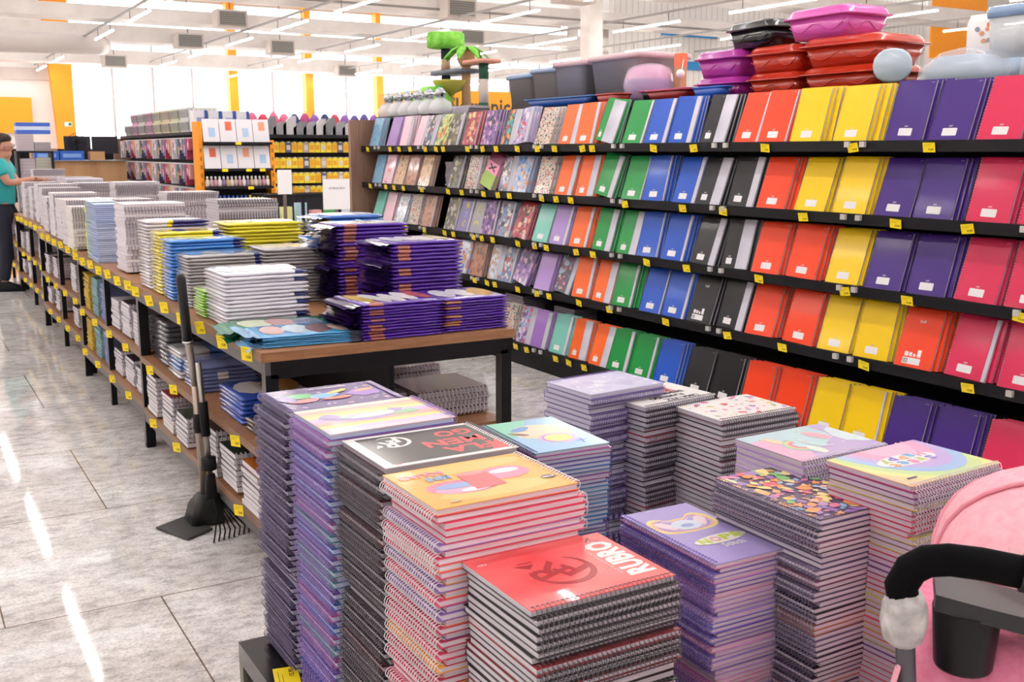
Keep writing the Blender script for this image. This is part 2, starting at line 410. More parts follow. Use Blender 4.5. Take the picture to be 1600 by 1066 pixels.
@cover_art('space')
def _(mb, W, H):
    z = base(mb, W, H, '5a3f82')
    z = blobs(mb, W, H, z, ['ef8fae', 'f7b6c8', '8f6cc0', '3e2c6c', 'c9a5e0'], 46, .003, .010, 1)
    for P, c in ((disc(.075, .0, .04, .034, 14, 0, .3, 3), '9c6ccc'), (disc(.083, .02, .028, .01, 12, .3, .2), 'f6a77c'), (disc(-.02, .005, .036, .024, 14, .2, .3), '77b8ea'),
                 (disc(-.07, .02, .03, .022, 12, 0, .5, 5), '5bc27c'), (disc(-.075, -.025, .035, .018, 12, .2, .4), 'f08a8a'), (disc(.02, .03, .03, .01, 12, .5, .4), 'f9d457'),
                 (disc(.0, -.03, .034, .012, 12, .1, .4), 'f2734e'), (disc(-.105, .0, .018, .03, 12, 0, .4), '6e4fa6')): mb.poly(P, z, gloss(c)); z += E_
    mb.poly([(-.03, .078), (.06, .078), (.06, .073), (-.03, .073)], z, gloss('ffffff'))
    band(mb, [(W/2-.012, -H/2+.006), (W/2-.012, H/2-.006)], .012, z, gloss('8b7aa8'))
@cover_art('rainbow')
def _(mb, W, H):
    z = base(mb, W, H, 'fbd9d2'); c = ['fde9d9', 'f9b9b4', 'fbd08e', 'fdf0a0', 'd9c6ee', 'f2b8d6', 'f9b9a4', 'fce58f', 'dac9f0', 'f7d6e6']
    for i, k in enumerate(c):
        y0 = -H/2+H*i/len(c); mb.poly([(-W/2, y0), (W/2, y0), (W/2, y0+H/len(c)), (-W/2, y0+H/len(c))], z, gloss(k))
    z += E_
    band(mb, arc(.02, -.05, .085, 15, 165, 16, .07), .03, z, gloss('b7a4d8')); z += E_
    band(mb, arc(.02, -.05, .07, 25, 155, 16, .06), .014, z, gloss('a9dcc6')); z += E_
    mb.poly(disc(.0, .0, .05, .016, 16, .1, .3), z, gloss('fff6e8')); z += E_
    mb.poly(disc(-.07, .01, .03, .014, 14, .1, .4), z, gloss('9bd0a6'))
    mb.poly(disc(.09, -.02, .022, .022, 14, .1, .2), z, gloss('b8a2d6'))
@cover_art('black_red')
def _(mb, W, H):
    z = base(mb, W, H, 'f4f1f2'); b = .012
    mb.poly([(-W/2+.012, -H/2+b), (W/2-.02, -H/2+b), (W/2-.02, H/2-b), (-W/2+.012, H/2-b)], z, gloss('352a2c')); z += E_
    r = gloss('f0454a')
    mb.poly([(-W/2+.012, H/2-b), (-W/2+.05, H/2-b), (-W/2+.012, H/2-.075)], z, r)
    text(mb, 'FLA', -.058, .058, .105, .04, z+E_, r, 0, .03); text(mb, 'MEN', -.05, .006, .125, .042, z+E_, r, 0, .03); text(mb, 'GO', -.075, -.05, .08, .04, z+E_, r, 0, .03)
    crest(mb, .06, -.045, .07, z+E_, 'f7f3f3')
    mb.poly(disc(W/2-.03, H/2-.01, .006, .003), z, gloss('d83a3a'))
@cover_art('squad')
def _(mb, W, H):
    z = base(mb, W, H, 'f9b24a')
    mb.poly(disc(0, -H/2+.03, W/2-.01, .028, 20), z, gloss('fbc468')); mb.poly(disc(0, .06, W/2-.03, .03, 20), z, gloss('fbc468')); z += E_
    for P, c in ((disc(.045, .022, .064, .036, 22, -.15), 'f07c9c'), (disc(.05, .036, .05, .02, 20, -.15), 'f6a4c4'), (disc(-.055, -.012, .05, .034, 20), 'ef86a6'), (disc(.052, .014, .04, .014, 20), '8fa8dc'),
                 (disc(.03, .044, .028, .01, 14), 'fbeef2'), (disc(-.06, -.02, .03, .012, 14), 'fbeef2')): mb.poly(P, z, gloss(c)); z += E_
    mb.prism([(-.03, .045), (.03, .05), (.028, -.03), (-.028, -.035)], z-.0001, z, gloss('ea5a62')); z += E_
    mb.poly(disc(.0, -.034, .028, .01, 16), z, gloss('f48a8c')); z += E_
    text(mb, 'MINI', .062, -.036, .045, .024, z, gloss('8fb4de'), 0, .04); text(mb, 'SQUAD', .082, -.066, .085, .024, z, gloss('ee8aa6'), 0, .04)
    mb.poly(disc(-.11, .05, .015, .009, 16), z, gloss('4a3a3a')); text(mb, 'jandaia', -.11, .05, .025, .008, z+E_, gloss('ffffff'), 0, .03)
    mb.poly([(.08, .09), (.1, .09), (.1, .083), (.08, .083)], z, gloss('c9b99a'))
@cover_art('red_crest')
def _(mb, W, H):
    m = new_mat('red_cover_print', .3); t, N, L, b = nodes(m); b.inputs['Coat Weight'].default_value = .35
    n = tex(m, 'ShaderNodeTexNoise', 7, Detail=3); r = ramp(N, [(.35, 'e93a3e'), (.62, 'f4696a')]); L.new(n.outputs[0], r.inputs[0]); L.new(r.outputs[0], b.inputs['Base Color'])
    z = base(mb, W, H, m)
    crest(mb, .0, .012, .105, z, 'b42a30', .35)
    for i in range(9): band(mb, [(-.05+.01*i, -.05+.004*i), (-.03+.012*i, -.075-.002*i)], .0006, z, gloss('b93338'))
    for i in range(7): band(mb, [(-.075, .02+.006*i), (-.03, .06+.007*i)], .0006, z, gloss('b93338'))
    z += E_; k = gloss('f6eef0')
    text(mb, 'RUBRO', -.002, -H/2+.036, W*.68, .052, z, k, 0, .05)
    text(mb, 'NEGRO', -.005, -H/2+.067, W*.5, .004, z, gloss('f7b5b5'), 0, .02)
    band(mb, [(W/2-.035, -H/2+.02), (W/2-.028, -H/2+.035), (W/2-.015, -H/2+.03), (W/2-.03, -H/2+.045)], .0035, z, gloss('7c1f24'))
    text(mb, 'foroni', -W/2+.03, H/2-.08, .022, .007, z, k, 0, .05); text(mb, 'CRF', W/2-.03, H/2-.02, .018, .006, z, k, PI/2, .04)
    text(mb, 'FLAMENGO', .05, .05, .028, .006, z, gloss('b42a30'), PI/2)
@cover_art('nope')
def _(mb, W, H):
    z = base(mb, W, H, 'b0a0dc')
    for i, (w_, c) in enumerate(((.010, 'f5e58c'), (.007, 'f5b9a4'), (.005, 'b39cdc'), (.004, 'f1c6e0'))):
        k = 1-.11*i
        P = [(x*k, .045+y*k) for x, y in [(-.01, -.035), (-.06, -.03), (-.078, .0), (-.07, .045), (-.045, .055), (-.022, .03), (0, .036), (.022, .03), (.045, .055), (.07, .045), (.078, 0), (.06, -.03), (.01, -.035), (-.01, -.035)]]
        for _ in range(3): P = [((a[0]*(1-u)+b[0]*u), (a[1]*(1-u)+b[1]*u)) for a, b in zip(P, P[1:]+P[:1]) for u in (.25, .75)]
        P = P+P[:1]
        if i == 0: P0 = P
        band(mb, P, w_, z, gloss(c)); z += E_
    for sx in (-1, 1): mb.poly(disc(sx*.045, .055, .014, .028, 16, -sx*.5), z, gloss('f6dfe8'))
    z += E_
    mb.poly(disc(0, .045, .034, .028, 20, 0, .1), z, gloss('dfe8f8')); z += E_; mb.poly(disc(0, .04, .016, .01, 16), z, gloss('9fb2e4'))
    z += E_
    mb.prism(clip(disc(0.012, -.052, .068, .021, 18, .06), -W/2, -H/2, W/2, H/2), z-.0001, z, gloss('f4f2ea')); z += E_
    for i, (ch, c) in enumerate((('N', 'c9d64e'), ('O', 'ecaeb8'), ('P', 'c9d64e'), ('E', 'c9d64e'))): text(mb, ch, -.03+.029*i, -.054+.002*i, .026, .027, z, gloss(c), 0, .05)
    text(mb, 'Stitch', .018, -.086, .055, .02, z, gloss('f4f0fa'), 0, .03); text(mb, 'jandaia', -.02, H/2-.01, .018, .004, z, gloss('f4f0fa'))
    for k in range(30): mb.poly(disc(-W/2+.012, -H/2+.012+k*(H-.02)/30, .0022, .0022, 6), z, gloss('6a52a8'))
@cover_art('confetti')
def _(mb, W, H):
    z = base(mb, W, H, '58476a')
    blobs(mb, W, H, z, ['f7a35c', 'f7a35c', 'fbe08a', 'f28bb0', 'f5b06a', 'a77fc8', '9cc7ee', 'c6d8f4', '8fd07a', 'f2717a', 'ffe9a0', 'c49ad6', 'f7c0a0'], 150, .006, .019, 4, 1.0)
@cover_art('unicorn')
def _(mb, W, H):
    z = base(mb, W, H, 'c4b2e4')
    mb.poly(clip(disc(W*.35, H*.1, W*.55, H*.45, 20, 0, .15), -W/2, -H/2, W/2, H/2), z, gloss('bfe3ee')); z += E_
    mb.poly(clip(disc(-.04, H*.42, .09, .05, 18, 0, .4), -W/2, -H/2, W/2, H/2), z, gloss('f7bede')); z += E_
    mb.poly(clip(disc(.0, -H*.47, .06, .045, 18, 0, .4), -W/2, -H/2, W/2, H/2), z, gloss('d8ecf8')); z += E_
    for r_, c in ((.042, '9fd6d6'), (.033, 'f6d9a4'), (.024, 'f28fb4')): band(mb, arc(-.01, .04, r_, 0, 180), .009, z, gloss(c)); z += E_
    mb.poly(disc(-.055, .035, .03, .016, 14, 0, .3), z, gloss('e8f3ee')); mb.poly(disc(.04, .075, .026, .014, 14, .2, .3), z, gloss('fbe6c0'))
    mb.poly(disc(.03, -.05, .036, .02, 16, .3, .3), z, gloss('f7b6c8')); z += E_; band(mb, arc(0, -.03, .05, 60, 170), .006, z, gloss('f3f4f8'))
    blobs(mb, W, H, z, ['f6e08a', 'ffffff', 'f7c4dc', 'e8b0d0'], 30, .002, .005, 6)
@cover_art('sweet')
def _(mb, W, H):
    z = base(mb, W, H, 'f6c8a0')
    for i, (r_, c) in enumerate(((.33, 'f7d79a'), (.30, 'f4ee9c'), (.27, 'cfe8a0'), (.235, 'a4c8f2'), (.2, 'c9b2ea'), (.16, 'f7a8d0'), (.11, 'f9c0dc'))):
        mb.poly(clip(disc(.12, -.05+.02, r_*.85, r_*.62, 30), -W/2, -H/2, W/2, H/2), z, gloss(c)); z += E_
    T = PI/2
    mb.prism(disc(.015, .0, .03, .085, 20), z-.0001, z, gloss('fdf6fa')); z += E_
    for j, (wd, x) in enumerate((('Happy', .028), ('Sweet', .0))):
        for i, ch in enumerate(wd): text(mb, ch, x+(.003 if i % 2 else -.002), -.055+.027*i, .024, .024, z, gloss(('e88bb8', '8a78d0', '77b8e0', 'c0d060', 'f2a868')[(i*2+j) % 5]), T, .06)
    mb.poly([(-W/2+.03, H/2-.03), (-W/2+.036, H/2-.03), (-W/2+.036, H/2-.06), (-W/2+.03, H/2-.06)], z, gloss('5a4a88'))
@cover_art('doodle')
def _(mb, W, H):
    z = base(mb, W, H, 'f6f4f3'); blobs(mb, W, H, z, ['f28bbc', '9cc88a', 'e8584e', 'f7d46a', 'a77fc8', 'f2717a', 'f5e9c0'], 46, .005, .014, 9)
@cover_art('always')
def _(mb, W, H):
    z = base(mb, W, H, 'f6f2f0')
    mb.poly([(.0, -H/2+.06), (W/2-.012, -H/2+.06), (W/2-.012, H/2-.012), (.0, H/2-.07)], z, gloss('f58a8a')); z += E_
    k = gloss('241c22')
    for i, tx in enumerate(('UMA VEZ', 'FLAMENGO', 'SEMPRE', 'FLAMENGO')): text(mb, tx, -.07+.034*i*.9, -.03+.03*(i % 2), .13, .022, z, k, PI/2, .05)
    mb.poly([(.02, .12), (.035, .09), (.04, .125)], z, gloss('e2413e')); crest(mb, .07, -.08, .03, z, 'b42a30', PI/2)
@cover_art('lilac')
def _(mb, W, H):
    z = base(mb, W, H, 'c9c6e8')
    blobs(mb, W, H, z, ['dcdcf2', 'e8e4f2', 'b9b4dc', 'f0ecc8', 'c4bce4'], 26, .01, .03, 12)
@cover_art('beach')
def _(mb, W, H):
    z = base(mb, W, H, '96c4ea')
    mb.poly([(-W/2, -H*.05), (-.04, H*.1), (.02, H/2), (-W/2, H/2)], z, gloss('7fcfb4')); z += E_
    mb.poly(disc(.005, .02, .07, .07, 20, .3, .25), z, gloss('f4dcc0')); z += E_
    for r_, c in ((.05, 'f2b6d4'), (.043, 'b89ae0'), (.036, 'f4e07a')): mb.poly(disc(.015, -.045, r_, r_*.85, 20), z, gloss(c)); z += E_
    mb.poly(disc(-.035, .06, .03, .016, 14, .5, .3), z, gloss('6f96d4')); mb.poly(disc(-.06, .02, .026, .01, 12, -.7, .3), z, gloss('8a6048'))
    for a in range(5): band(mb, [(.055, -.09), (.055+.022*math.cos(a+.4), -.09+.022*math.sin(a+.4))], .004, z, gloss('6c86dc'))
@cover_art('aurora')
def _(mb, W, H):
    z = base(mb, W, H, '7d5cb4'); mb.poly([(-W/2, H/2), (W*.1, H/2), (.02, -.02), (-W/2, .05)], z, gloss('c4dc6a')); z += E_
    mb.poly(disc(.02, -.05, .04, .05, 16, .3, .4), z, gloss('f4d99c')); mb.poly(disc(-.02, .0, .02, .03, 16, .3, .4), z+E_, gloss('f2b0a8'))
    blobs(mb, W, H, z+2*E_, ['ffffff', 'c9a5e0'], 16, .002, .004, 2)

# ---- piles of coil notebooks standing on the low black display bases in the foreground
BASE_Z = .40
lower = MB()
def pile(key, cx, cy, W, H, spine, ztop, t, n, covs, coil, art, name, what, flip=.5, rz=0., page=PAPER, topflip=0, tilt=0., jit=.0022, coilf=None):
    R = random.Random(hash(key) % 1000+3 if False else sum(map(ord, key)))
    z = ztop; i = 0; dr = [R.uniform(-1, 1)*.004, 0]
    while z-t > BASE_Z-.002:
        z -= t; i += 1
        c = R.choice(covs); fl_ = (R.random() < flip) if i > 1 else topflip
        if flip == .5: fl_ = (i % 2 == 1) ^ (R.random() < .08) ^ (not topflip)
        dr[0] = max(-.009, min(.009, dr[0]+R.uniform(-1, 1)*jit)); dr[1] = max(-.009, min(.009, dr[1]+R.uniform(-1, 1)*jit))
        a = SP[spine]+(PI if fl_ else 0)+rz+R.uniform(-.012, .012)
        x = cx+(dr[0] if i > 1 else 0); y = cy+(dr[1] if i > 1 else 0)
        mat = Matrix.Translation((x, y, z)) @ rot_z(a) @ Matrix.Translation((-.006 if i > 1 else 0, 0, 0))
        cc = coil if isinstance(coil, str) else R.choice(coil)
        if i <= n:
            tm = notebook_tmpl(name, W, H, t, c, cc, page, None, art if i == 1 else None)
            lb = ('%s, topmost of its stack' % what[0]) if i == 1 else '%s, %s down in %s' % (what[1], nth(i), what[2])
            place(tm, mat, lb, 'notebook', what[3])
        else:
            lower.box(-W/2+.004, -H/2, .0014, W/2, H/2, t-.0014, edge_mat(page), mat)
            lower.box(-W/2, -H/2, 0, W/2, H/2, .0014, M(c, .32, 0, 0, .3), mat); lower.box(-W/2, -H/2, t-.0014, W/2, H/2, t, M(c, .32, 0, 0, .3), mat)
            for k in range(12): lower.box(-W/2-.006, -H/2+.008+k*(H-.02)/12, -.002, -W/2+.006, -H/2+.011+k*(H-.02)/12, t+.002, M(cc, .35, .4), mat)
PUR = ['301a48', '26163a', '3a2658', '1f1230']; LIL = ['3f62b8', '6d4da0', '8560b8', '3f62b8', 'b05a9a', '4a8c8c']; BLK = ['241d22', '1c171b', '2c2428', '5a1c22']
RED = ['d23a5e', 'e8486a', 'f2a73c', 'c22f50', '8a66b4', 'f07c50']
L_ = 'landscape_notebook'; C_ = 'coil_notebook'
gA = 'landscape coil notebooks stacked along the aisle'; gB = 'portrait coil notebooks stacked on the display base'
pile('A', .832, 2.225, .275, .205, '-x', 1.0, .0125, 47, PUR, '7d7494', 'space', L_, ('landscape notebook with dark purple space pattern cover', 'dark purple landscape notebook', 'the stack with the space pattern cover', gA), page='b4aec4', topflip=0)
pile('B', .832, 1.985, .275, .21, '-x', 1.008, .0122, 44, LIL, 'a48ccc', 'rainbow', L_, ('landscape notebook with pastel rainbow stripe cover', 'purple coiled landscape notebook', 'the stack with the rainbow stripe cover', gA), page='ccd2ee', topflip=1)
pile('C', .852, 1.762, .275, .21, '-x', .996, .0122, 40, BLK, '736e78', 'black_red', L_, ('landscape notebook with black cover and big red lettering', 'black landscape notebook', 'the stack with the red-lettered black cover', gA), page='b8b2bc', topflip=1)
pile('D', .838, 1.537, .272, .212, '-x', .99, .0118, 32, RED, 'f0eef2', 'squad', L_, ('landscape notebook with yellow cover and pink blobs', 'pink edged landscape notebook', 'the stack with the yellow cover', gA), page='efdfea', topflip=1)
pile('E', .877, 1.318, .215, .265, '-y', .896, .0122, 21, ['231c20', 'a02830', '2b2327', '7c2024', '3a3034'], '5c5862', 'red_crest', C_, ('portrait notebook with red cover and dark monogram', 'black and red portrait notebook', 'the stack with the red monogram cover', gB), flip=.22, page='e2dde6')
pile('F', 1.395, 1.60, .178, .315, '-x', .768, .0102, 30, ['6a58b4', 'b88fd0', 'e48fc0', '8a7ad0', 'c9a2dc', '6c7cc8'], '8a70c0', 'nope', C_, ('portrait notebook with lilac cover and NOPE lettering', 'lilac portrait notebook', 'the stack with the NOPE cover', gB), flip=.3, page='efe2ee', rz=-.02)
pile('G', 1.563, 1.49, .19, .30, '-x', .86, .0112, 36, ['3a2c48', '4c3a5c', 'c06a3c', '2c2236', '6a5a80', '8a4a6c'], '8f86a0', 'confetti', C_, ('portrait notebook with multicoloured confetti pattern on dark purple', 'dark coiled portrait notebook', 'the stack with the confetti pattern cover', gB), flip=.3, page='eae0ea')
pile('H', 1.765, 1.655, .21, .267, '-y', .896, .0145, 7, ['c9b2dc', 'd8a23c', 'b08acc'], 'd8d4dc', 'unicorn', C_, ('portrait notebook with pastel cloud and rainbow cover', 'pastel portrait notebook', 'the stack with the cloud and rainbow cover', gB), flip=.1, page='d8ccd8')
pile('I', 1.735, 1.352, .203, .28, '-y', .932, .0118, 31, ['8a3c78', 'd0324c', '6a3c88', 'c9c24a', 'b03c6a', 'e0506a'], 'd4d0d8', 'sweet', C_, ('portrait notebook with curved pastel bands and bubble lettering', 'plum edged portrait notebook', 'the stack with the bubble lettering cover', gB), flip=.12, page='dccbdc', rz=.05)
pile('J', 2.0, 2.165, .2, .28, '-y', .84, .0145, 16, ['2a2430', '3c3444', '7a3040'], '55505c', 'doodle', C_, ('portrait notebook with small coloured doodles on white', 'dark edged portrait notebook', 'the stack with the doodle cover', gB), flip=.35, page='ddd6e2')
pile('K', 1.875, 2.355, .2, .28, '-y', .853, .0145, 25, ['2a2430', 'a02c38', '3c3444', '2c2834'], '4c4856', 'always', C_, ('portrait notebook with white and red cover and black lines of text', 'dark thick portrait notebook', 'the stack with the white and red cover', gB), flip=.4, page='d6d0de', rz=.1)
pile('L', 1.735, 2.42, .205, .272, '+y', .892, .0145, 24, ['5a4c80', '8a78b0', '4c4468'], '7c64ac', 'lilac', C_, ('portrait notebook with pale lilac patterned cover', 'violet portrait notebook', 'the stack with the pale lilac cover', gB), flip=.4, page='d6d2e6', rz=.08)
pile('M', 1.325, 2.10, .202, .279, '-x', .87, .0105, 32, ['3c6cb8', '6a4c9c', 'b05aa0', '4a90b8', '4a4488'], '5c5484', 'beach', C_, ('portrait notebook with blue and green beach scene cover', 'blue and violet portrait notebook', 'the stack with the beach scene cover', gB), flip=.85, page='ccd0e2', rz=-.06)
pile('N', 1.08, 2.13, .202, .272, '-x', .875, .0115, 3, ['5c3c94', '6a4c9c'], '7c64ac', 'aurora', C_, ('portrait notebook with green, yellow and purple cover, partly covered', 'purple portrait notebook', 'the stack with the green and purple cover', gB), flip=.85, page='ccd0e2', rz=-.06)
if lower.v: obj('notebook_pile_bottoms', lower, kind='stuff', label='lower notebooks of the foreground stacks down to the black bases', cat='notebooks')

def display_base(x0, x1, y0, y1, label):
    o = empty('low_stand', label, 'display stand', (x0, y0, 0))
    mb = MB(); mb.box(0, 0, BASE_Z-.05, x1-x0, y1-y0, BASE_Z-.001, M('17151a', .15)); obj('top', mb, o)
    fr = MB(); w_, d_ = x1-x0, y1-y0
    for (a, b_) in ((0, 0), (w_-.03, 0), (0, d_-.03), (w_-.03, d_-.03)): fr.box(a, b_, 0, a+.03, b_+.03, BASE_Z-.05, M('6e6a5c', .4, .4))
    fr.box(.01, .03, .08, .02, d_-.03, BASE_Z-.06, BLACK); fr.box(.03, .01, .08, w_-.03, .02, BASE_Z-.06, BLACK); fr.box(.03, d_-.02, .08, w_-.03, d_-.01, BASE_Z-.06, BLACK)
    obj('frame', fr, o)
display_base(.62, 1.22, 1.05, 2.34, 'low black display base under the stacks nearest the aisle')
display_base(1.23, 2.2, 1.05, 2.6, 'low black display base under the right-hand stacks')
# ================================================================ sales tables
GREYM = M('5d595b', .45, .3)
def price_tag_mesh(w_, h_, txt='15,90'):
    def f():
        mb = MB(); mb.box(-w_/2, -h_/2, 0, w_/2, h_/2, .0012, TAG)
        if txt: text(mb, txt, w_*.16, -h_*.22, w_*.42, h_*.24, .0014, INK, 0, .03)
        for k in range(2): mb.box(-w_*.4, h_*(.3-.16*k), .0012, w_*(.3-.2*k), h_*(.33-.16*k), .0014, M('a08c20', .6))
        return mb.mesh('price_tag')
    return cached(('tag', w_, h_, txt), f)
TROT = {'-x': Matrix(((0, 0, -1, 0), (-1, 0, 0, 0), (0, 1, 0, 0), (0, 0, 0, 1)))}
def tag_at(x, y, z, lab, grp, w_=.045, h_=.04, tilt=0., ht=0., yaw=0.):
    m = Matrix.Translation((x, y, z)) @ rot_z(yaw) @ Matrix.Rotation(tilt, 4, 'Y') @ TROT['-x'] @ rot_z(ht)
    return obj('price_tag', price_tag_mesh(w_, h_), mat=m, label=lab, cat='price tag', group=grp)
TN = ['nearest', 'second', 'third', 'fourth', 'fifth']
TABLES = [(1.045, 2.05, 3.464, 5.655), (1.06, 2.06, 5.67, 7.73), (1.1, 2.1, 7.76, 10.2), (1.17, 2.17, 10.3, 12.9), (1.22, 2.22, 13.0, 15.6)]
for i, (x0, x1, y0, y1) in enumerate(TABLES):
    t = empty('display_table', '%s wood-topped black steel display table from the foreground stacks' % TN[i], 'table', (x0, y0, 0), 0, 'wood-topped display tables along the aisle')
    W_, D_ = x1-x0, y1-y0
    tm_ = MB(); tm_.box(0, 0, .836, W_, D_, .87, WOODX); tm_.box(-.0012, .0, .836, -.0002, D_, .87, WOODY); obj('tabletop', tm_, t)
    for a, b_ in ((.012, .0), (.012, D_-.045), (W_-.06, .0), (W_-.06, D_-.045)):
        lg = MB(); lg.box(a, b_+.002, 0, a+.045, b_+.045, .79, BLACK); lg.box(a-.001, b_+.002, .03, a, b_+.045, .79, GREYM); obj('leg', lg, t)
    ap = MB(); ap.box(.01, .0, .79, .03, D_, .836, GREYM); ap.box(W_-.03, .0, .79, W_-.01, D_, .836, BLACK); ap.box(.03, .002, .775, W_-.03, .03, .836, BLACK); ap.box(.03, D_-.03, .79, W_-.03, D_-.002, .836, BLACK); obj('apron', ap, t)
    for z in (.465, .19):
        sh = MB(); sh.box(.012, .046, z, W_-.012, D_-.046, z+.033, WOODX); sh.box(.0105, .046, z, .0118, D_-.046, z+.033, WOODY); s_ = obj('shelf', sh, t)
        if z < .4: r_ = MB(); r_.box(.012, .046, .149, .03, D_-.046, .19, GREYM); obj('rail', r_, s_)
    dv = MB(); dv.box(W_*.5-.01, .05, .224, W_*.5+.01, D_-.05, .465, BLACK); dv.box(W_*.5-.01, .05, .499, W_*.5+.01, D_-.05, .78, BLACK); obj('divider', dv, t)
    if i:
        up = MB(); up.box(.013, D_*.5, .0, .045, D_*.5+.04, .79, BLACK); up.box(.0115, D_*.5, .03, .013, D_*.5+.04, .79, GREYM); obj('upright', up, t)
    for k in range(7 if i < 2 else 6):
        ty = y0+.12+k*(D_-.2)/(6.2); tag_at(x0-.016, ty, .85-.008*(k % 2), 'yellow price tag on the aisle edge of the %s table, %s from its near end' % (TN[i], nth(k+1)), 'price tags on the table edges', .046, .052, -.15, .1*((k*7) % 3-1), .6)
    for lv, z in (('middle', .478), ('lower', .205)):
        for k in range(4): tag_at(x0-.008, y0+.35+k*.5, z, 'yellow price tag on the %s shelf edge, %s table, %s from near end' % (lv, TN[i], nth(k+1)), 'price tags on the table shelves', .044, .045, -.1, 0, .6)

# ---- wrapped magazines on the nearest table
def shiny(c): return M(c, .2, 0, 0, .6)
def pack_mesh(W, D, t, main, zones, seed, top=None):
    def f():
        R = random.Random(seed); mb = MB(); n = 12
        xs = [-W/2+W*i/n for i in range(n+1)]
        zc = [R.uniform(-.0008, .0008) for _ in xs]; tt = [t*R.uniform(.86, 1.0) for _ in xs]
        tt[0] *= .45; tt[-1] *= .45; dd = [D/2-R.uniform(0, .004) for _ in xs]
        def sec(i):
            h = tt[i]/2; d = dd[i]; c = t/2+zc[i]; x = xs[i]
            return [(x, -d, c-h*.4), (x, -d+.008, c-h), (x, d-.008, c-h), (x, d, c-h*.4), (x, d, c+h*.4), (x, d-.008, c+h), (x, -d+.008, c+h), (x, -d, c+h*.4)]
        for i in range(n):
            u = (xs[i]+xs[i+1])/2/W+.5; c = main
            for a, b_, cc in zones:
                if a <= u < b_: c = cc
            mb.loft([sec(i), sec(i+1)], shiny(c), i == 0, i == n-1)
        if top:
            z = t+.0006
            for j, c in enumerate(top): mb.poly(disc(-W/2+W*(j+.8)/(len(top)+.6), R.uniform(-.06, .06)*D, W*.5/len(top), D*R.uniform(.3, .42), 10, R.uniform(-.15, .15), .25, j+seed), z+j*.0001, shiny(c))
        return mb.mesh('wrapped_magazine')
    return cached(('pk', W, D, t, main, str(zones), seed, str(top)), f)
def flap_mesh(W, D, t, c, seed):
    def f():
        R = random.Random(seed); mb = MB(); P = []; L_2 = R.uniform(.04, .07)
        vs = []
        for k in range(5):
            for j in range(5):
                vs.append((-W/2-L_2*k/4, -D/2+.01+(D-.02)*j/4, t/2+.006*math.sin(k*1.3+seed)*k/4+R.uniform(-.004, .004)*(k > 0)-(.01*k/4 if seed % 3 else -.02*k/4)))
        fs = [(k*5+j, k*5+j+1, k*5+j+6, k*5+j+5) for k in range(4) for j in range(4)]
        mb.add(vs, fs, shiny(c), True); return mb.mesh('header_flap')
    return cached(('fl', W, D, t, c, seed), f)
def pack_stack(cx, cy, W, D, z0, z1, n, main, zones, what, grp, flap=None, rz=0., top=None, jit=.004, seed=1, desc=None):
    R = random.Random(seed); t = (z1-z0)/n; zones0 = zones
    for i in range(n):
        z = z1-(i+1)*t; sd = 1+(i+seed) % 4; zones = zones0 if R.random() < .62 else ()
        o = obj('wrapped_magazine', pack_mesh(W, D, round(t*.98, 4), main, zones, sd, top if i == 0 else None), mat=Matrix.Translation((cx+R.uniform(-jit, jit), cy+R.uniform(-jit, jit), z)) @ rot_z(rz+R.uniform(-.02, .02)),
                label=('%s, topmost of %s' if i == 0 else '%s, '+nth(i+1)+' from the top of %s') % (what, desc or 'its stack'), cat='magazine', group=grp)
        if flap: obj('header_flap', flap_mesh(W, D, round(t, 4), flap if i % 3 else flap, sd+(i % 3)*5), o)
NV, YE = '1f2a70', 'e6cf22'
z_ = ((.82, .86, YE), (.86, 1, NV))
gw = 'wrapped magazines on the nearest table'
pack_stack(1.25, 4.17, .34, .30, .871, 1.085, 14, 'e2deea', z_, 'white wrapped magazine', gw, top=['f0f0f2', '6a6470', 'e8a088', '2c2a30', 'd0444c'], seed=3, desc='the tall white stack near the corner')
pack_stack(1.20, 4.40, .26, .16, .871, .985, 10, '8ec63a', (), 'lime green wrapped magazine', gw, top=['d8d4da', '9a94a0'], seed=5, desc='the lime green stack')
pack_stack(1.27, 4.745, .36, .22, .871, 1.10, 16, 'a29da0', z_, 'grey wrapped magazine', gw, top=['7aa6d8', 'c9c4a8', '8a9cb4', '5a84c0'], seed=7, desc='the aisle-side grey stack')
pack_stack(1.25, 4.99, .35, .2, .871, 1.15, 18, '3f86d6', ((.8, .84, YE), (.84, 1, NV)), 'bright blue wrapped magazine', gw, top=['4a96e4', 'a8c07a', 'f0e8c0', '5aa0e8'], seed=9, desc='the bright blue stack')
pack_stack(1.235, 5.24, .31, .2, .871, 1.17, 18, 'ddcc28', ((.8, .84, 'f4f0c0'), (.84, 1, NV)), 'yellow wrapped magazine', gw, top=['e8d83a', '3a4a90', 'd8a43c', 'f0e060'], seed=11, desc='the aisle-side yellow stack')
pack_stack(1.23, 5.49, .31, .22, .871, 1.21, 20, 'd6d0d8', ((.3, .4, YE), (.4, 1, '2c2370')), 'white and navy wrapped magazine', gw, top=['f2f0f0', 'e9e6e8'], seed=13, desc='the white and navy stack')
pack_stack(1.655, 5.44, .4, .3, .871, 1.19, 18, 'e2d52c', ((.78, .82, 'f4f0c0'), (.82, 1, NV)), 'yellow wrapped magazine', gw, top=['e8dc3a', 'a0a060', 'd8cc3c'], seed=15, desc='the inner yellow stack')
pack_stack(1.59, 4.70, .36, .28, .871, 1.12, 17, '9c979a', z_, 'grey wrapped magazine', gw, top=['b8b4b8', 'c8a890', '8a94b4'], seed=17, desc='the inner grey stack')
pack_stack(1.93, 4.92, .3, .28, .871, 1.245, 20, '2f66b8', ((0, .12, '9a7a40'), (.5, .6, '8fb8e8')), 'blue wrapped magazine with loose flap', gw, flap='2f74c8', top=['dfe8f6', 'f2f4f8', 'c4d8f2'], seed=19, desc='the tall blue stack')
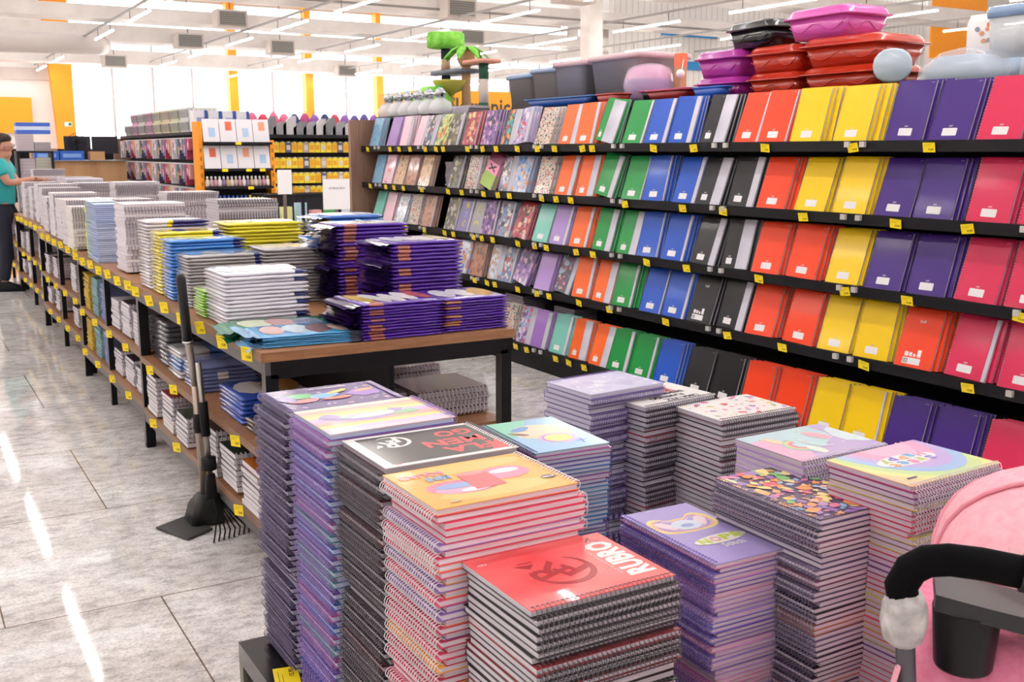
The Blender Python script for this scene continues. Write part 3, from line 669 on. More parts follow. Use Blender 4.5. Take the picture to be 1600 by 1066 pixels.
pack_stack(1.86, 4.51, .34, .26, .871, 1.23, 22, '4d1b96', ((.06, .22, 'a4605c'), ), 'purple wrapped magazine', gw, flap='2c1450', top=['f2eef2', 'e4d6c0', 'f4f0f4'], seed=21, desc='the farthest purple stack')
pack_stack(1.9, 4.06, .32, .30, .871, 1.185, 20, '4d1b96', ((.06, .26, 'b0685c'), ), 'purple wrapped magazine', gw, flap='32185c', top=['f0ecf4', 'f4f0f4', 'f6f2f6', 'ead8b8'], seed=23, desc='the tall inner purple stack')
pack_stack(1.595, 3.64, .33, .30, .871, 1.005, 12, '4f1c9c', ((.05, .24, 'a8605a'), ), 'purple wrapped magazine', gw, flap='2c1450', top=['e0c060', 'f2eef2', 'f4f2f6', 'f2f0f4', 'c8603c'], seed=25, desc='the low purple stack at the front')
pack_stack(1.905, 3.645, .28, .29, .871, 1.0, 12, '4f1c9c', ((.03, .28, 'b87458'), ), 'purple wrapped magazine', gw, flap='2c1450', top=['e8e4ea', 'f2eef2', 'e0b060'], seed=27, desc='the low purple stack at the right corner')
pack_stack(1.25, 3.86, .36, .26, .871, .905, 5, '1c7a58', (), 'teal green wrapped magazine', gw, flap='1f8a68', top=['e0e8c8', 'd0a0a0', '8a9ab8'], seed=29, desc='the flat green stack', rz=-.1)
pack_stack(1.275, 3.65, .38, .26, .871, .912, 6, '4fa0d6', ((.8, 1, '6a7088'), ), 'light blue wrapped magazine', gw, flap='8cc4ea', top=['f0c8c0', 'd8ecf6', '8a6a70', 'f4d8c8'], seed=31, desc='the flat light blue stack', rz=-.08)

# ---- ruled notebooks on the farther tables and under the tables
rest = MB(); RN = [0]
def rstack(cx, cy, W, H, spine, z0, z1, t, n, cov, coil, lab, grp='ruled notebooks on and under the tables', page='e4dee4', top=None, jit=.004, rz=0, name='ruled_notebook', flip=.3, seed=0):
    R = random.Random(int(cx*97+cy*31+z1*17)+seed); z = z1; i = 0
    while z-t > z0-.004:
        z -= t; i += 1; f = PI if R.random() < flip else 0
        m = Matrix.Translation((cx+R.uniform(-jit, jit), cy+R.uniform(-jit, jit), max(z, z0))) @ rot_z(SP[spine]+f+rz+R.uniform(-.02, .02))
        c = top if (i == 1 and top) else R.choice(cov) if isinstance(cov, list) else cov
        if i <= n:
            RN[0] += 1; place(notebook_tmpl(name, W, H, t, c, coil, page, pitch=.017, wire=.0022), m, ('%s, topmost of %s' % (lab[0], lab[1])) if i == 1 else '%s, %s down in %s' % (lab[0], nth(i), lab[1]), 'notebook', grp)
        else:
            rest.box(-W/2+.004, -H/2, .0014, W/2, H/2, t-.0014, edge_mat(page), m); rest.box(-W/2, -H/2, 0, W/2, H/2, .0014, M(c, .4), m)
            if coil:
                for k in range(14): rest.box(-W/2-.004, -H/2+.008+k*(H-.02)/14, .0, -W/2+.004, -H/2+.011+k*(H-.02)/14, t, M(coil, .35, .4), m)
WC = ['f0ecee', 'e6e0e6', 'efe9ea', 'd8d0da']
col0 = [  # x, y, spine, top, cover, page, note, count
 (1.245, 6.27, '-y', 1.26, WC, 'e9e2e8', 'the tall white stack beyond the navy magazines', 14), (1.12, 6.93, '-x', 1.23, ['3f78c8', '4a88d0'], 'c4cce4', 'the blue column at the table edge', 10),
 (1.13, 7.17, '-x', 1.235, ['3a7c8c', '4a94a0'], 'c0d0d8', 'the teal column at the table edge', 10), (1.16, 7.42, '-x', 1.2, ['d8cc30', 'e4d840'], 'e6e2a8', 'the thin yellow column at the table edge', 9),
 (1.2, 7.9, '-y', 1.17, WC, 'f0ece6', 'the cream stack beyond the yellow column', 8), (1.22, 8.3, '-y', 1.2, WC, 'e4dce2', 'the stack at the near end of the third table', 7), (1.24, 8.75, '-y', 1.19, WC, 'e6e0e4', 'the second stack along the third table', 6),
 (1.25, 9.2, '-y', 1.22, WC, 'e9e4ea', 'the third stack along the third table', 5), (1.26, 9.7, '-y', 1.17, WC, 'e2dae2', 'the fourth stack along the third table', 5), (1.32, 10.5, '-y', 1.22, WC, 'dcd6de', 'the first stack along the fourth table', 5),
 (1.34, 11.0, '-y', 1.24, WC, 'e0d8e0', 'the second stack along the fourth table', 4), (1.34, 11.5, '-y', 1.2, WC, 'd8d2da', 'the third stack along the fourth table', 4), (1.34, 12.1, '-y', 1.23, WC, 'e0dae0', 'the fourth stack along the fourth table', 3), (1.4, 13.2, '-y', 1.22, WC, 'd8d2dc', 'the first stack along the fifth table', 2)]
for x, y, sp, zt, cv, pg, nm, n in col0:
    W_, H_ = (.3, .33) if sp == '-y' else (.16, .22)
    c0 = cv[0] if cv is not WC else None
    rstack(x+.03, y, W_, H_, sp, .871, zt, .018 if cv is WC else .0125, n, cv, '8f8692' if cv is WC else None, ('%s notebook' % {'e9e2e8': 'white coil', 'c4cce4': 'blue edged', 'c0d0d8': 'teal edged', 'e6e2a8': 'yellow edged'}.get(pg, 'white coil'), nm), page=pg)
for x, y, zt, n, cv, nm in ((1.93, 6.68, 1.25, 7, '8f8a90', 'the grey coil stack on the second table'), (1.94, 8.1, 1.25, 5, 'f2eef0', 'the inner white stack of the third table'), (1.9, 9.9, 1.28, 7, 'f0ecee', 'the tallest white stack on the third table'), (1.62, 6.0, 1.1, 2, 'dcd4dc', 'the low stack behind the yellow magazines'),
                            (1.55, 7.3, 1.12, 3, 'e8e2e8', 'the middle stack of the second table'), (1.6, 8.7, 1.18, 3, 'ece6ea', 'the middle stack of the third table'), (1.66, 9.4, 1.16, 2, 'dcd6dc', 'the second middle stack of the third table'),
                            (1.72, 10.9, 1.25, 4, 'e6e0ea', 'the middle stack of the fourth table'), (1.75, 11.8, 1.27, 3, 'dcd6e4', 'the inner stack of the fourth table'), (2.0, 11.3, 1.2, 3, 'e4e0e8', 'the far edge stack of the fourth table'), (1.9, 13.4, 1.25, 3, 'dcd8e0', 'the middle stack of the fifth table'), (1.72, 14.3, 1.33, 4, 'e8e4e8', 'the high stack of the fifth table'), (1.95, 7.35, 1.02, 2, 'd8d2da', 'the low inner stack of the second table')):
    rstack(x, y, .3, .38 if y < 10.5 else .36, '-y', .871, zt, .019, n, WC if cv[0] in 'ef' else [cv, 'c8c2ca'], '5c565e' if cv == '8f8a90' else '8c8490', ('thick coil notebook', nm), page='e2dce4', top=cv, flip=.2)
# under the nearest table
pack_stack(1.24, 5.38, .28, .32, .499, .72, 9, '57545a', (), 'dark grey wrapped magazine', 'wrapped magazines under the nearest table', seed=33, desc='the dark stack on the middle shelf')
pack_stack(1.23, 5.03, .28, .26, .499, .63, 7, '4a6fa8', ((.0, .5, 'b8b4b8'), ), 'blue and grey wrapped magazine', 'wrapped magazines under the nearest table', seed=35, desc='the stack beside the dark one')
pack_stack(1.23, 4.70, .28, .26, .499, .62, 7, '7a86b8', ((.3, .5, 'e4e0e4'), ), 'pale blue wrapped magazine', 'wrapped magazines under the nearest table', seed=37, desc='the stack behind the broom handles')
pack_stack(1.25, 4.1, .30, .32, .499, .61, 6, '2c4fb0', ((.6, 1, 'b0b8c8'), ), 'royal blue wrapped magazine', 'wrapped magazines under the nearest table', top=['d8d2d4', 'b08040'], seed=39, desc='the stack with the white card')
pack_stack(1.25, 3.74, .3, .3, .499, .55, 3, '3c3438', ((.5, 1, '8a5a2c'), ), 'black wrapped magazine', 'wrapped magazines under the nearest table', seed=41, desc='the low stack by the front leg')
for y, zt, n, tp, nm in ((5.42, .43, 6, '2c2430', 'the tall stack at the lower shelf end'), (5.08, .40, 5, '8c3038', 'the red-topped lower shelf stack'), (4.8, .36, 5, '2a3a2c', 'the stack left of the broom'), (4.3, .42, 5, '2c2430', 'the stack right of the broom'), (4.02, .395, 5, '1c2a20', 'the dark green topped lower stack'), (3.72, .40, 6, 'b06020', 'the orange topped lower stack')):
    rstack(1.21, y, .22, .3, '-y', .224, zt, .022, n, ['2c2430', '5a4450', '3a3440'], 'a8a2aa', ('white edged notebook', nm), page='e8e2e6', top=tp, seed=5)
for y, zt, n, nm in ((3.80, .61, 4, 'the coil stack inside the front right leg'), (4.24, .62, 4, 'the second coil stack inside the right side')):
    rstack(1.88, y, .29, .31, '-y', .499, zt, .0255, n, ['4a3038', '6a4a58'], 'dcd4d8', ('brown covered coil notebook', nm), page='c9c0cc', top='6c4c54', flip=0)
rstack(1.60, 3.90, .24, .30, '-x', .499, .60, .026, 2, ['242024'], '8a8a8e', ('black covered notebook', 'the black stack inside the table front'), top='1c191c', flip=1)
# under the other tables
for ti, (x0, x1, y0, y1) in enumerate(TABLES[1:], 1):
    D_ = y1-y0
    for lv, (za, zb) in (('middle', (.499, .74)), ('lower', (.224, .43))):
        for k in range(6 if ti == 1 else 5):
            y = y0+.22+k*(D_-.35)/(5.2 if ti == 1 else 4.2)
            if abs(y-(y0+D_*.5+.02)) < .12: continue
            R = random.Random(ti*31+k+int(za*10)); y2 = (y0+D_*.5)
            if ti == 1 and k >= 3:
                cc = [('b8962c', 'd8b84c', 'mustard'), ('5a8a94', '9ab8bc', 'teal'), ('4a66b0', '9aa8d0', 'blue')][5-k]
                rstack(x0+.13, y, .2, .2, '-x', za, zb-.0, .012, 7, [cc[0]], None, ('thin %s notebook' % cc[2], 'the %s column on the %s shelf, second table' % (cc[2], lv)), page=cc[1])
            else: rstack(x0+.18, y, .24, .28, '-y', za, zb-R.uniform(.02, .08), .021, 4 if ti < 3 else 2, ['3a3440', '5a5064', 'd8d0d8', '2c2430'], 'a8a2aa', ('white edged notebook', 'the %s stack on the %s shelf, %s table' % (nth(k+1), lv, TN[ti])), page='e0dae2')


# ---- long handled dustpan and rake leaning on the nearest table
o = empty('dustpan', 'black long-handled dustpan with silver pole leaning on the table', 'dustpan', (.93, 4.3, 0))
mb = MB(); mb.loft([[(-.10, .03, .004), (-.02, -.17, .004), (.10, -.10, .004), (.04, .11, .004)], [(-.10, .03, .012), (-.02, -.17, .012), (.10, -.10, .012), (.04, .11, .012)]], M('3a3a3a', .5), smooth=False)
mb.loft([rrect(.14, .16, .02, .01, (.1, .03)), rrect(.13, .14, .03, .08, (.11, .03)), rrect(.06, .07, .02, .13, (.10, .01))], M('1c1c1e', .5)); obj('pan', mb, o)
mb = MB(); mb.tube([(.1, .01, .12), (.085, .0, .6)], .0155, M('a09084', .3, .7), 10); mb.tube([(.085, .0, .6), (.05, -.06, .82)], .0155, M('b0a69c', .3, .7), 10); obj('pole', mb, o)
mb = MB(); mb.tube([(.05, -.06, .80), (.028, -.1, 1.06), (.026, -.103, 1.075)], [.02, .019, .012], M('16161a', .4), 10); mb.tube([(.0505, -.06, .79), (.05, -.0615, .80)], .022, CHROME, 10); obj('grip', mb, o)
mb = MB(); mb.tube([(.093, .0, .4), (.09, .0, .48)], .022, BLACK, 8); obj('clamp', mb, o)
o = empty('leaf_rake', 'black fan rake with silver pole standing beside the dustpan', 'rake', (1.0, 4.12, 0))
mb = MB()
for k in range(10):
    a = -.5+k*.16; dx = .03+.022*k; mb.tube([(.02, .03, .2), (.02+dx*.4, .0+.01*k, .10), (dx-.02, -.04+.006*k, .03), (dx-.035, -.07+.006*k, .005)], .0035, BLACK, 5)
mb.loft([rrect(.05, .03, .01, .16, (.02, .03)), rrect(.035, .03, .01, .26, (.02, .03))], BLACK); obj('tines', mb, o)
mb = MB(); mb.tube([(.02, .03, .24), (.0, .05, .72)], .012, M('9a948e', .3, .8), 8); obj('pole', mb, o)
mb = MB(); mb.tube([(.012, .035, .42), (.008, .04, .56)], .019, BLACK, 8); obj('grip', mb, o); obj('clamp', MB().tube([(.018, .03, .28), (.016, .03, .33)], .03, BLACK, 8), o)

# ================================================================ the long shelving unit on the right
GX = 3.9; LIPS = {1: 1.597, 2: 1.26, 3: .922, 4: .587, 5: .16}
SN = {1: 'top', 2: 'second', 3: 'third', 4: 'fourth', 5: 'bottom'}
g = empty('shelving_unit', 'long black shelving unit full of upright notebooks with wooden end panel', 'shelving', (GX, 1.2, 0))
YA, YB = 0, 8.25
mb = MB(); mb.box(.44, YA, 0, .47, YB, 1.84, BLACK); obj('back_panel', mb, g)
mb = MB(); mb.box(.0, YA, 0, .44, YB, .11, BLACK); obj('base', mb, g)
mb = MB(); mb.box(-.11, YB, 0, 1.0, YB+.05, 1.84, WOODZ); obj('end_panel', mb, g)
mb = MB(); mb.box(.38, YA, 1.84, 1.05, YB, 1.865, BLACKM); mb.box(.15, 7.1, 1.84, .38, YB, 1.865, BLACKM); mb.box(1.02, YA, 0, 1.05, YB, 1.84, BLACK); obj('top_deck', mb, g)
for r, z in LIPS.items():
    mb = MB(); mb.box(.005, YA, z-.035, .44, YB, z-.008, BLACK); s_ = obj('shelf', mb, g)
    lp = MB(); lp.box(-.004, YA, z-.05, .005, YB, z, BLACKM)
    for k in range(9):
        y = .35+k*.93
        for q in (0, .09): lp.box(-.02, y+q, z-.03, -.004, y+q+.028, z-.004, M('d8d4d0', .15, .2))
    obj('price_rail', lp, s_)
PL = {'O': ('orange', 'ff6a22'), 'R': ('orange-red', 'fa4312'), 'Y': ('yellow', 'fbd000'), 'U': ('purple', '421c80'), 'P': ('crimson pink', 'dc2456'), 'B': ('blue', '1554c4'), 'G': ('green', '0c9440'), 'K': ('black', '19171b'), 'T': ('aqua', '7fcabb'), 'L': ('lilac', 'b090d2')}
IL = {'b': ('light blue', '7aaed0', ['8cbcd8', '6ea4c8']), 'v': ('violet', 'a578c8', ['b48ad2']), 'p': ('pale pink', 'eec0d2', ['f2d0dc', 'e0909c']), 'd': ('dark floral', '3c3a4c', ['d8848c', '5c6a94', 'a8b4c8', 'e8e0e0', '7c4468']), 'g': ('lime patterned', 'bccb74', ['e0703c', '54682c', 'e8e0a0', '4c7ca0']),
      'k': ('black and gold', '4c463c', ['8c7c3c', 'c8c0b0', '2c2824']), 'r': ('red illustrated', 'b83444', ['e8c8c8', '5c1c24', '8c1c2c', 'f0a080', 'f4d49c']), 'u': ('purple illustrated', '7c4c9c', ['4c2464', 'c898d4', 'e0b0c0', '38204c']), 't': ('black and teal', '24343c', ['3cb0a8', 'c83c4c', 'e8a03c', '4c2c70']),
      'l': ('lilac illustrated', 'b8a0cc', ['e04c64', '8cb8d8', 'e8dcf0', '7c5ca0']), 'm': ('mosaic patterned', 'd8c8b8', ['c83c4c', '2c3c50', 'e08c4c', '4c9c8c', 'f0e8e0', 'a83c5c', '1c2430']), 't2': ('tan', 'd4ac84', ['c4986c', 'e4c8a4', '9c6c4c']), 'n': ('brown', 'b4785c', ['c89078', '8c5c48', 'a06c54']),
      'w': ('white', 'dfe4ee', ['c4d4e8', 'c8a890']), 's': ('grey with yellow rings', '94909c', ['d8cc4c', '7c7884']), 'a': ('blue-white illustrated', '7c84a4', ['e8d8c8', '3c2c38', '5c8cc8', 'c85c5c', 'f0e8e0']), 'c': ('pale blue figure-patterned', 'a4b4d8', ['e08c3c', '4c8cd0', 'f0dcd0', 'd06c2c']),
      'pg': ('pink and lime', 'f08cb4', ['a8cc4c', '2c2028']), 'NYC': ('violet NYC lettered', '6c60a0', ['6c60a0'])}
def plain_cover(w_, c, H=.275, lab=True, backlab=False):
    def f():
        mb = MB(); m = M(c, .38, 0, 0, .12, 1., 0, .35); mb.box(-w_/2, -H/2, 0, w_/2, H/2, .0014, m)
        if lab:
            q = min(.036, w_*.2); mb.prism(rrect2(.0, -H/2+.04, q*2, .034, .004), .0014, .0017, M('ece8ea', .5)); text(mb, 'Stiff', 0, -H/2+.066, .018, .007, .0017, M('d8d4d8', .5), 0, .02)
            text(mb, 'jandaia', w_/2-.018, H/2-.012, .018, .004, .0017, M('c8c4c8', .5))
        if backlab:
            text(mb, 'Stiff', 0, H/2-.06, .034, .014, .0017, M('e8e4e8', .5), 0, .01); W2 = M('ece8ea', .5)
            for a, b_, h_ in ((-.055, .02, .02), (-.03, .016, .018), (-.008, .012, .014), (.012, .02, .034)): mb.box(a, -H/2+.05, .0014, a+b_, -H/2+.05+h_, .0017, W2)
            mb.box(-.06, -H/2+.014, .0014, .035, -H/2+.044, .0017, W2)
            for k in range(9): mb.box(-.057+.003*k, -H/2+.018, .0017, -.0558+.003*k, -H/2+.04, .0019, INK)
        return mb.mesh('cover')
    return cached(('pc', w_, c, H, lab, backlab), f)
def rrect2(cx, cy, w_, h_, r): return [(p[0]+cx, p[1]+cy) for p in rrect(w_, h_, r, 0)]
def ill_cover(w_, key, var, H=.27):
    def f():
        mb = MB(); nm, c, pal = IL[key]; mb.box(-w_/2, -H/2, 0, w_/2, H/2, .0014, M(c, .28, 0, 0, .4)); z = .0015
        if key == 'NYC':
            for i, ch in enumerate('NYC'): text(mb, ch, .01*(1-i)*0+.02, .08-.075*i, .045, .055, z, M(('e8dc50', 'a0b0dc', 'e0c84c')[i], .5), 0, .03)
        elif key == 'pg':
            mb.poly([(-w_/2, -H/2), (w_/2, -H/2), (w_/2, -.02), (-w_/2, -.02)], z, gloss('a4c848')); mb.poly([(-w_/2, H/2-.07), (w_/2, H/2-.07), (w_/2, H/2), (-w_/2, H/2)], z, gloss('a03468'))
            mb.poly([(-w_*.25, -.005), (w_*.3, .04), (w_*.24, .05), (-w_*.3, .005)], z, INK); mb.poly([(w_*.25, -.005), (-w_*.3, .04), (-w_*.24, .05), (w_*.3, .005)], z+E_, INK)
        elif key == 's':
            band(mb, arc(0, .05, .035, 0, 360, 18), .009, z, gloss('d8d04c')); band(mb, arc(0, .04, .016, 20, 160, 8), .006, z, gloss('d8d04c')); band(mb, arc(0, -.08, .035, 20, 160, 10), .014, z, gloss('ddd048'))
        elif key == 'm': blobs(mb, w_, H, z, pal, 170, .005, .011, var, 1.)
        elif key in 'bvpw' and var % 3 == 0: mb.poly([(-w_/2, H*.2), (w_/2, H*.2), (w_/2, H/2), (-w_/2, H/2)], z, M(pal[0], .25, 0, 0, .4))
        else: blobs(mb, w_, H, z, pal, 26, .012, .034, var, .96)
        if key in 'rual' and var % 2: blobs(mb, w_*.5, H*.7, z+.0006, pal, 14, .012, .03, var+5, 1)
        return mb.mesh('cover')
    return cached(('ic', w_, key, var, H), f)
ROWS = {
1: 'b 9.31 .2;v 8.92 .2;p 8.64 .15;p 8.35 .14;d 8.16 .12;g 7.94 .2;k 7.73 .16;r 7.45 .19;u 7.15 .2;t 6.84 .11;l 6.68 .16;m 6.37 .2;O 6.06 .14;O 5.86 .17;G 5.64 .07;G 5.34 .18;B 5.12 .17;B 4.89 .16;K 4.61 .11;R 4.33 .16;R 4.15 .19;Y 3.92 .2;Y 3.64 .2;U 3.33 .2;U 3.10 .2;P 2.86 .2;P 2.62 .2;B 2.38 .2;B 2.15 .2',
2: 'b 9.27 .2;p 9.03 .2;t2 8.79 .2;n 8.53 .2;t2 8.28 .2;k 7.72 .18;m 7.42 .17;pg 7.2 .2;d 6.88 .12;c 6.69 .2;m 6.37 .2;O 6.1 .15;O 5.85 .13;G 5.64 .15;G 5.34 .19;B 5.12 .19;B 4.84 .17;K 4.63 .12;K 4.37 .15;R 4.14 .2;Y 3.87 .2;Y 3.62 .2;U 3.37 .2;U 3.15 .2;P 2.88 .2;P 2.64 .19;B 2.4 .2;B 2.15 .2',
3: 'T 9.29 .2;p 9.04 .2;w 8.79 .2;m 8.49 .2;n 8.23 .18;k 7.79 .18;NYC 7.57 .17;s 7.35 .17;u 7.16 .18;a 6.93 .18;r 6.69 .2;T 6.4 .2;L 6.17 .17;O 5.92 .17;G 5.65 .14;G 5.38 .13;B 5.17 .19;B 4.93 .18;K 4.66 .15;K 4.4 .11;R 4.16 .2;R 3.91 .2;Y 3.64 .2;U 3.4 .2;U 3.16 .2;P 2.91 .2;P 2.67 .2;B 2.42 .2',
4: 'w 7.05 .12;a 6.9 .18;u 6.69 .2;v 6.37 .2;d 6.12 .15;O 5.88 .17;O 5.64 .13;G 5.42 .18;B 5.13 .19;B 4.91 .18;KK 4.68 .2;K 4.42 .15;R 4.19 .2;R 3.91 .2;Y 3.67 .2;Y 3.44 .2;RR 3.2 .2;P 2.93 .18;P 2.67 .2;B 2.42 .2;n 7.35 .2;c 7.6 .2;r 7.85 .2;t 8.1 .2;g 8.35 .2',
5: 'l 6.62 .12;v 6.42 .15;T 6.16 .17;O 5.91 .12;O 5.67 .13;G 5.46 .17;G 5.22 .18;B 4.98 .2;K 4.7 .2;K 4.46 .2;R 4.21 .2;R 3.96 .2;Y 3.71 .2;Y 3.48 .19;U 3.24 .2;U 2.99 .2;P 2.73 .2;P 2.48 .2;m 6.9 .2;a 7.15 .2'}
def up_mat(x, y, z, lean, side=0.):
    s_, c_ = math.sin(lean), math.cos(lean)
    return Matrix.Translation((x, y, z)) @ Matrix(((0, s_, -c_, 0), (-1, 0, 0, 0), (0, c_, s_, 0), (0, 0, 0, 1))) @ rot_z(side)
LEANS = {(1, 6.68): .12, (2, 7.2): -.28, (2, 5.64): -.14, (1, 5.64): -.16, (4, 6.69): -.2, (4, 6.12): -.1, (3, 6.69): -.1}
for r, txt in ROWS.items():
    z = LIPS[r]-.006; items = sorted((s.split() for s in txt.split(';')), key=lambda q: -float(q[1]))
    for i, (k, yl, w_) in enumerate(items):
        yl = float(yl); w_ = float(w_); R = random.Random(r*100+i); plain = k.strip('0') in PL or k in ('KK', 'RR'); W_ = .2; H_ = .275 if plain else .268
        t = .013 if plain else .014; lean = .30+R.uniform(-.04, .04); side = LEANS.get((r, yl), R.uniform(-.03, .03)); nb = 3 if w_ >= .17 else 2
        if not plain: nb = 2
        for b_ in range(nb+1):
            off = 0 if b_ == 0 else R.uniform(.01, .022)*b_
            W2 = w_ if b_ == 0 else .2
            x = GX+.022+b_*(t+.004); y = yl-.1-off
            if b_ and side: y -= .0
            m = up_mat(x, y, z+.002, lean-.01*b_, side if b_ < 2 else side*.4) @ Matrix.Translation((0, H_/2+abs(math.sin(side))*.1, -t))
            if plain:
                nm, c = PL[k[0]]; name = 'plain_notebook'; cm = plain_cover(round(W2, 3), c, H_, len(k) == 1, len(k) == 2 and b_ == 0)
                if len(k) == 2: nm += ' back-labelled'
            else:
                nm, c, pal = IL[k]; name = 'illustrated_notebook'; cm = ill_cover(round(W2, 3), k, (i*3+r) % 7, H_)
            kk = ('sh', name, k, W2, H_, (i*3+r) % 7 if not plain else 0, b_ > 0 and plain)
            if kk not in _nb:
                o = bpy.data.objects.new(name, pages_mesh(W_, H_, t, 'dcd9e6'))
                q = bpy.data.objects.new('front_cover', cm); q.location = (-(.1-W2/2), 0, t-.0014); q.parent = o
                q = bpy.data.objects.new('back_cover', cover_mesh(W_+.004, H_, c)); q.parent = o
                if b_ == nb and plain:
                    pass
                q = bpy.data.objects.new('coil', coil_mesh(W_, H_, t, 'a8a4a8' if c[0] > '4' else '3a3a40', n=6, pitch=.012, r=t/2+.0025)); q.parent = o
                _nb[kk] = o
            nn = nth(i+1)
            lb = '%s notebook facing out on the %s shelf, %s from the wooden end' % (nm, SN[r], nn) if b_ == 0 else '%s notebook, %s copy behind the %s facing one on the %s shelf' % (nm, nth(b_) if b_ > 1 else 'first', nn, SN[r])
            place(_nb[kk], m, lb, 'notebook', '%s notebooks upright on the %s shelf' % ('plain' if plain else 'illustrated', SN[r]))
    # price tags under the books
    ty = [float(q[1])-float(q[2])/2-.06*((i*5) % 3-1) for i, q in enumerate(items)]
    if r == 5: ty = [y for y in ty if y > 5.3]
    else: ty = [y for i, y in enumerate(ty) if y > 6.5 or i % 2 == 0 or y > 5.7]
    for i, y in enumerate(ty):
        tag_at(GX-.012, y, LIPS[r]-.032, 'yellow price tag on the %s shelf edge, %s from the wooden end' % (SN[r], nth(i+1)), 'price tags on the long shelving unit', .062, .042, -.2, .12*((i*3) % 5-2)/2)
# flat stacks lying on shelves
for cx, cy, z0, z1, n, lb in ((4.1, 7.86, 1.255, 1.46, 10, 'the flat stack on the second shelf'), (4.1, 6.86, .155, .47, 16, 'the flat dark stack on the bottom shelf'), (4.12, 6.2, .155, .45, 6, 'the second flat dark stack on the bottom shelf')):
    rstack(cx+.05, cy, .2, .27, '-x', z0, z1, .018, n if n < 9 else 9, ['3a3440', '8c7c84', '2c2830', 'c8b8c0'], None, ('flat lying dark notebook', lb), 'flat notebooks on the long shelving unit', page='b8b0bc', seed=3)
if rest.v: obj('table_stack_bottoms', rest, kind='stuff', label='lower notebooks of the stacks on and under the farther tables', cat='notebooks')
# ================================================================ things on top of the long shelving unit (deck at z = 1.91)
DZ = 1.866
def bin_(x, y, w_, d_, h_, body, lid, label, rz=0., grp='grey storage bins on the shelving top'):
    o = empty('storage_bin', label, 'storage bin', (x, y, DZ), rz, grp)
    mb = MB(); m = M(body, .3, 0, 0, .3); mb.loft([rrect(w_*.82, d_*.82, .04, 0), rrect(w_*.96, d_*.96, .045, h_*.9), rrect(w_, d_, .05, h_*.91), rrect(w_, d_, .05, h_*.96)], m); obj('body', mb, o)
    mb = MB(); mb.loft([rrect(w_*1.05, d_*1.05, .05, h_*.885), rrect(w_*1.06, d_*1.06, .05, h_*.97), rrect(w_*.97, d_*.97, .05, h_)], M(lid, .5)); obj('lid', mb, o)
GB = 'a8a2a4'
bin_(4.78, 7.72, .36, .42, .31, GB, '8fa8c8', 'grey storage bin with light blue lid, farthest of the four')
bin_(4.72, 7.27, .36, .34, .33, GB, '9cb2cc', 'grey storage bin with light blue lid, second of the four', .15)
bin_(4.66, 6.82, .36, .38, .35, GB, 'd8b8c0', 'grey storage bin with pale pink lid, third of the four', .1)
bin_(4.72, 6.24, .46, .62, .36, GB, 'd8b8c0', 'largest grey storage bin with pale pink lid, nearest of the four')
def basin(x, y, z, w_, d_, h_, c, label, rz=0.):
    o = empty('plastic_basin', label, 'litter tray', (x, y, z), rz, 'lidded plastic trays stacked on the shelving top'); m = M(c, .22, 0, 0, .5)
    mb = MB(); mb.loft([rrect(w_*.8, d_*.8, .05, 0), rrect(w_*.94, d_*.94, .06, h_*.68)], m)
    pts = []
    for k in range(25):
        u = k/24; s = (u-.5)*d_*.8; zz = h_*(.36+.12*math.cos((u-.5)*PI*3.4)); pts.append((-(w_*.4+w_*.07*zz/h_/.68)-.001, s, zz))
    mb.tube(pts, .003, m, 5)
    pts = [(p[1]*w_/d_, -(d_*.4+d_*.07*p[2]/h_/.68)-.001, p[2]) for p in pts]; mb.tube(pts, .003, m, 5); obj('body', mb, o)
    mb = MB(); mb.loft([rrect(w_*.95, d_*.95, .06, h_*.66), rrect(w_*1.06, d_*1.06, .07, h_*.68), rrect(w_*1.06, d_*1.06, .07, h_*.72), rrect(w_*.98, d_*.98, .07, h_*.75), rrect(w_*.93, d_*.93, .07, h_*.92), rrect(w_*.86, d_*.86, .06, h_), rrect(w_*.8, d_*.8, .06, h_*.99), rrect(w_*.78, d_*.78, .06, h_*.8)], m); obj('rim', mb, o)
MG, RD, PK = 'b0349c', 'c03018', 'd858b4'
basin(4.62, 5.1, DZ, .36, .42, .13, MG, 'lower magenta tray of the left pair'); basin(4.62, 5.1, DZ+.13, .36, .42, .16, MG, 'upper magenta tray of the left pair')
basin(4.62, 4.62, DZ, .36, .44, .13, RD, 'lower red tray of the middle pair'); basin(4.62, 4.62, DZ+.13, .36, .44, .15, RD, 'upper red tray of the middle pair, under the black tray')
basin(4.6, 4.08, DZ, .42, .56, .13, RD, 'lower red tray of the right pair'); basin(4.6, 4.08, DZ+.13, .42, .56, .155, RD, 'upper red tray of the right pair, under the pink tray', .06)
basin(4.62, 4.84, DZ+.29, .32, .44, .15, '17171a', 'black tray lying across the magenta and red trays', -.08)
basin(4.6, 4.28, DZ+.292, .36, .5, .16, PK, 'bright pink tray topmost on the red trays', -.04)
def tray(x, y, z, w_, d_, c, rim, label, rz=0.):
    o = empty('shallow_tray', label, 'tray', (x, y, z), rz)
    mb = MB(); mb.loft([rrect(w_*.8, d_*.8, .04, 0), rrect(w_, d_, .05, .06)], M(c, .3)); obj('dish', mb, o)
    mb = MB(); mb.loft([rrect(w_, d_, .05, .055), rrect(w_*1.05, d_*1.05, .05, .06), rrect(w_*1.05, d_*1.05, .05, .068), rrect(w_*.98, d_*.98, .05, .066)], M(rim, .3)); obj('rim', mb, o)
tray(4.68, 5.7, DZ+.02, .4, .62, '2a1a24', 'b03c78', 'black shallow tray with pink rim beside the purple bag'); tray(4.4, 5.42, DZ-.0, .2, .4, '8c1c20', '9c2430', 'dark red shallow tray before the black one')
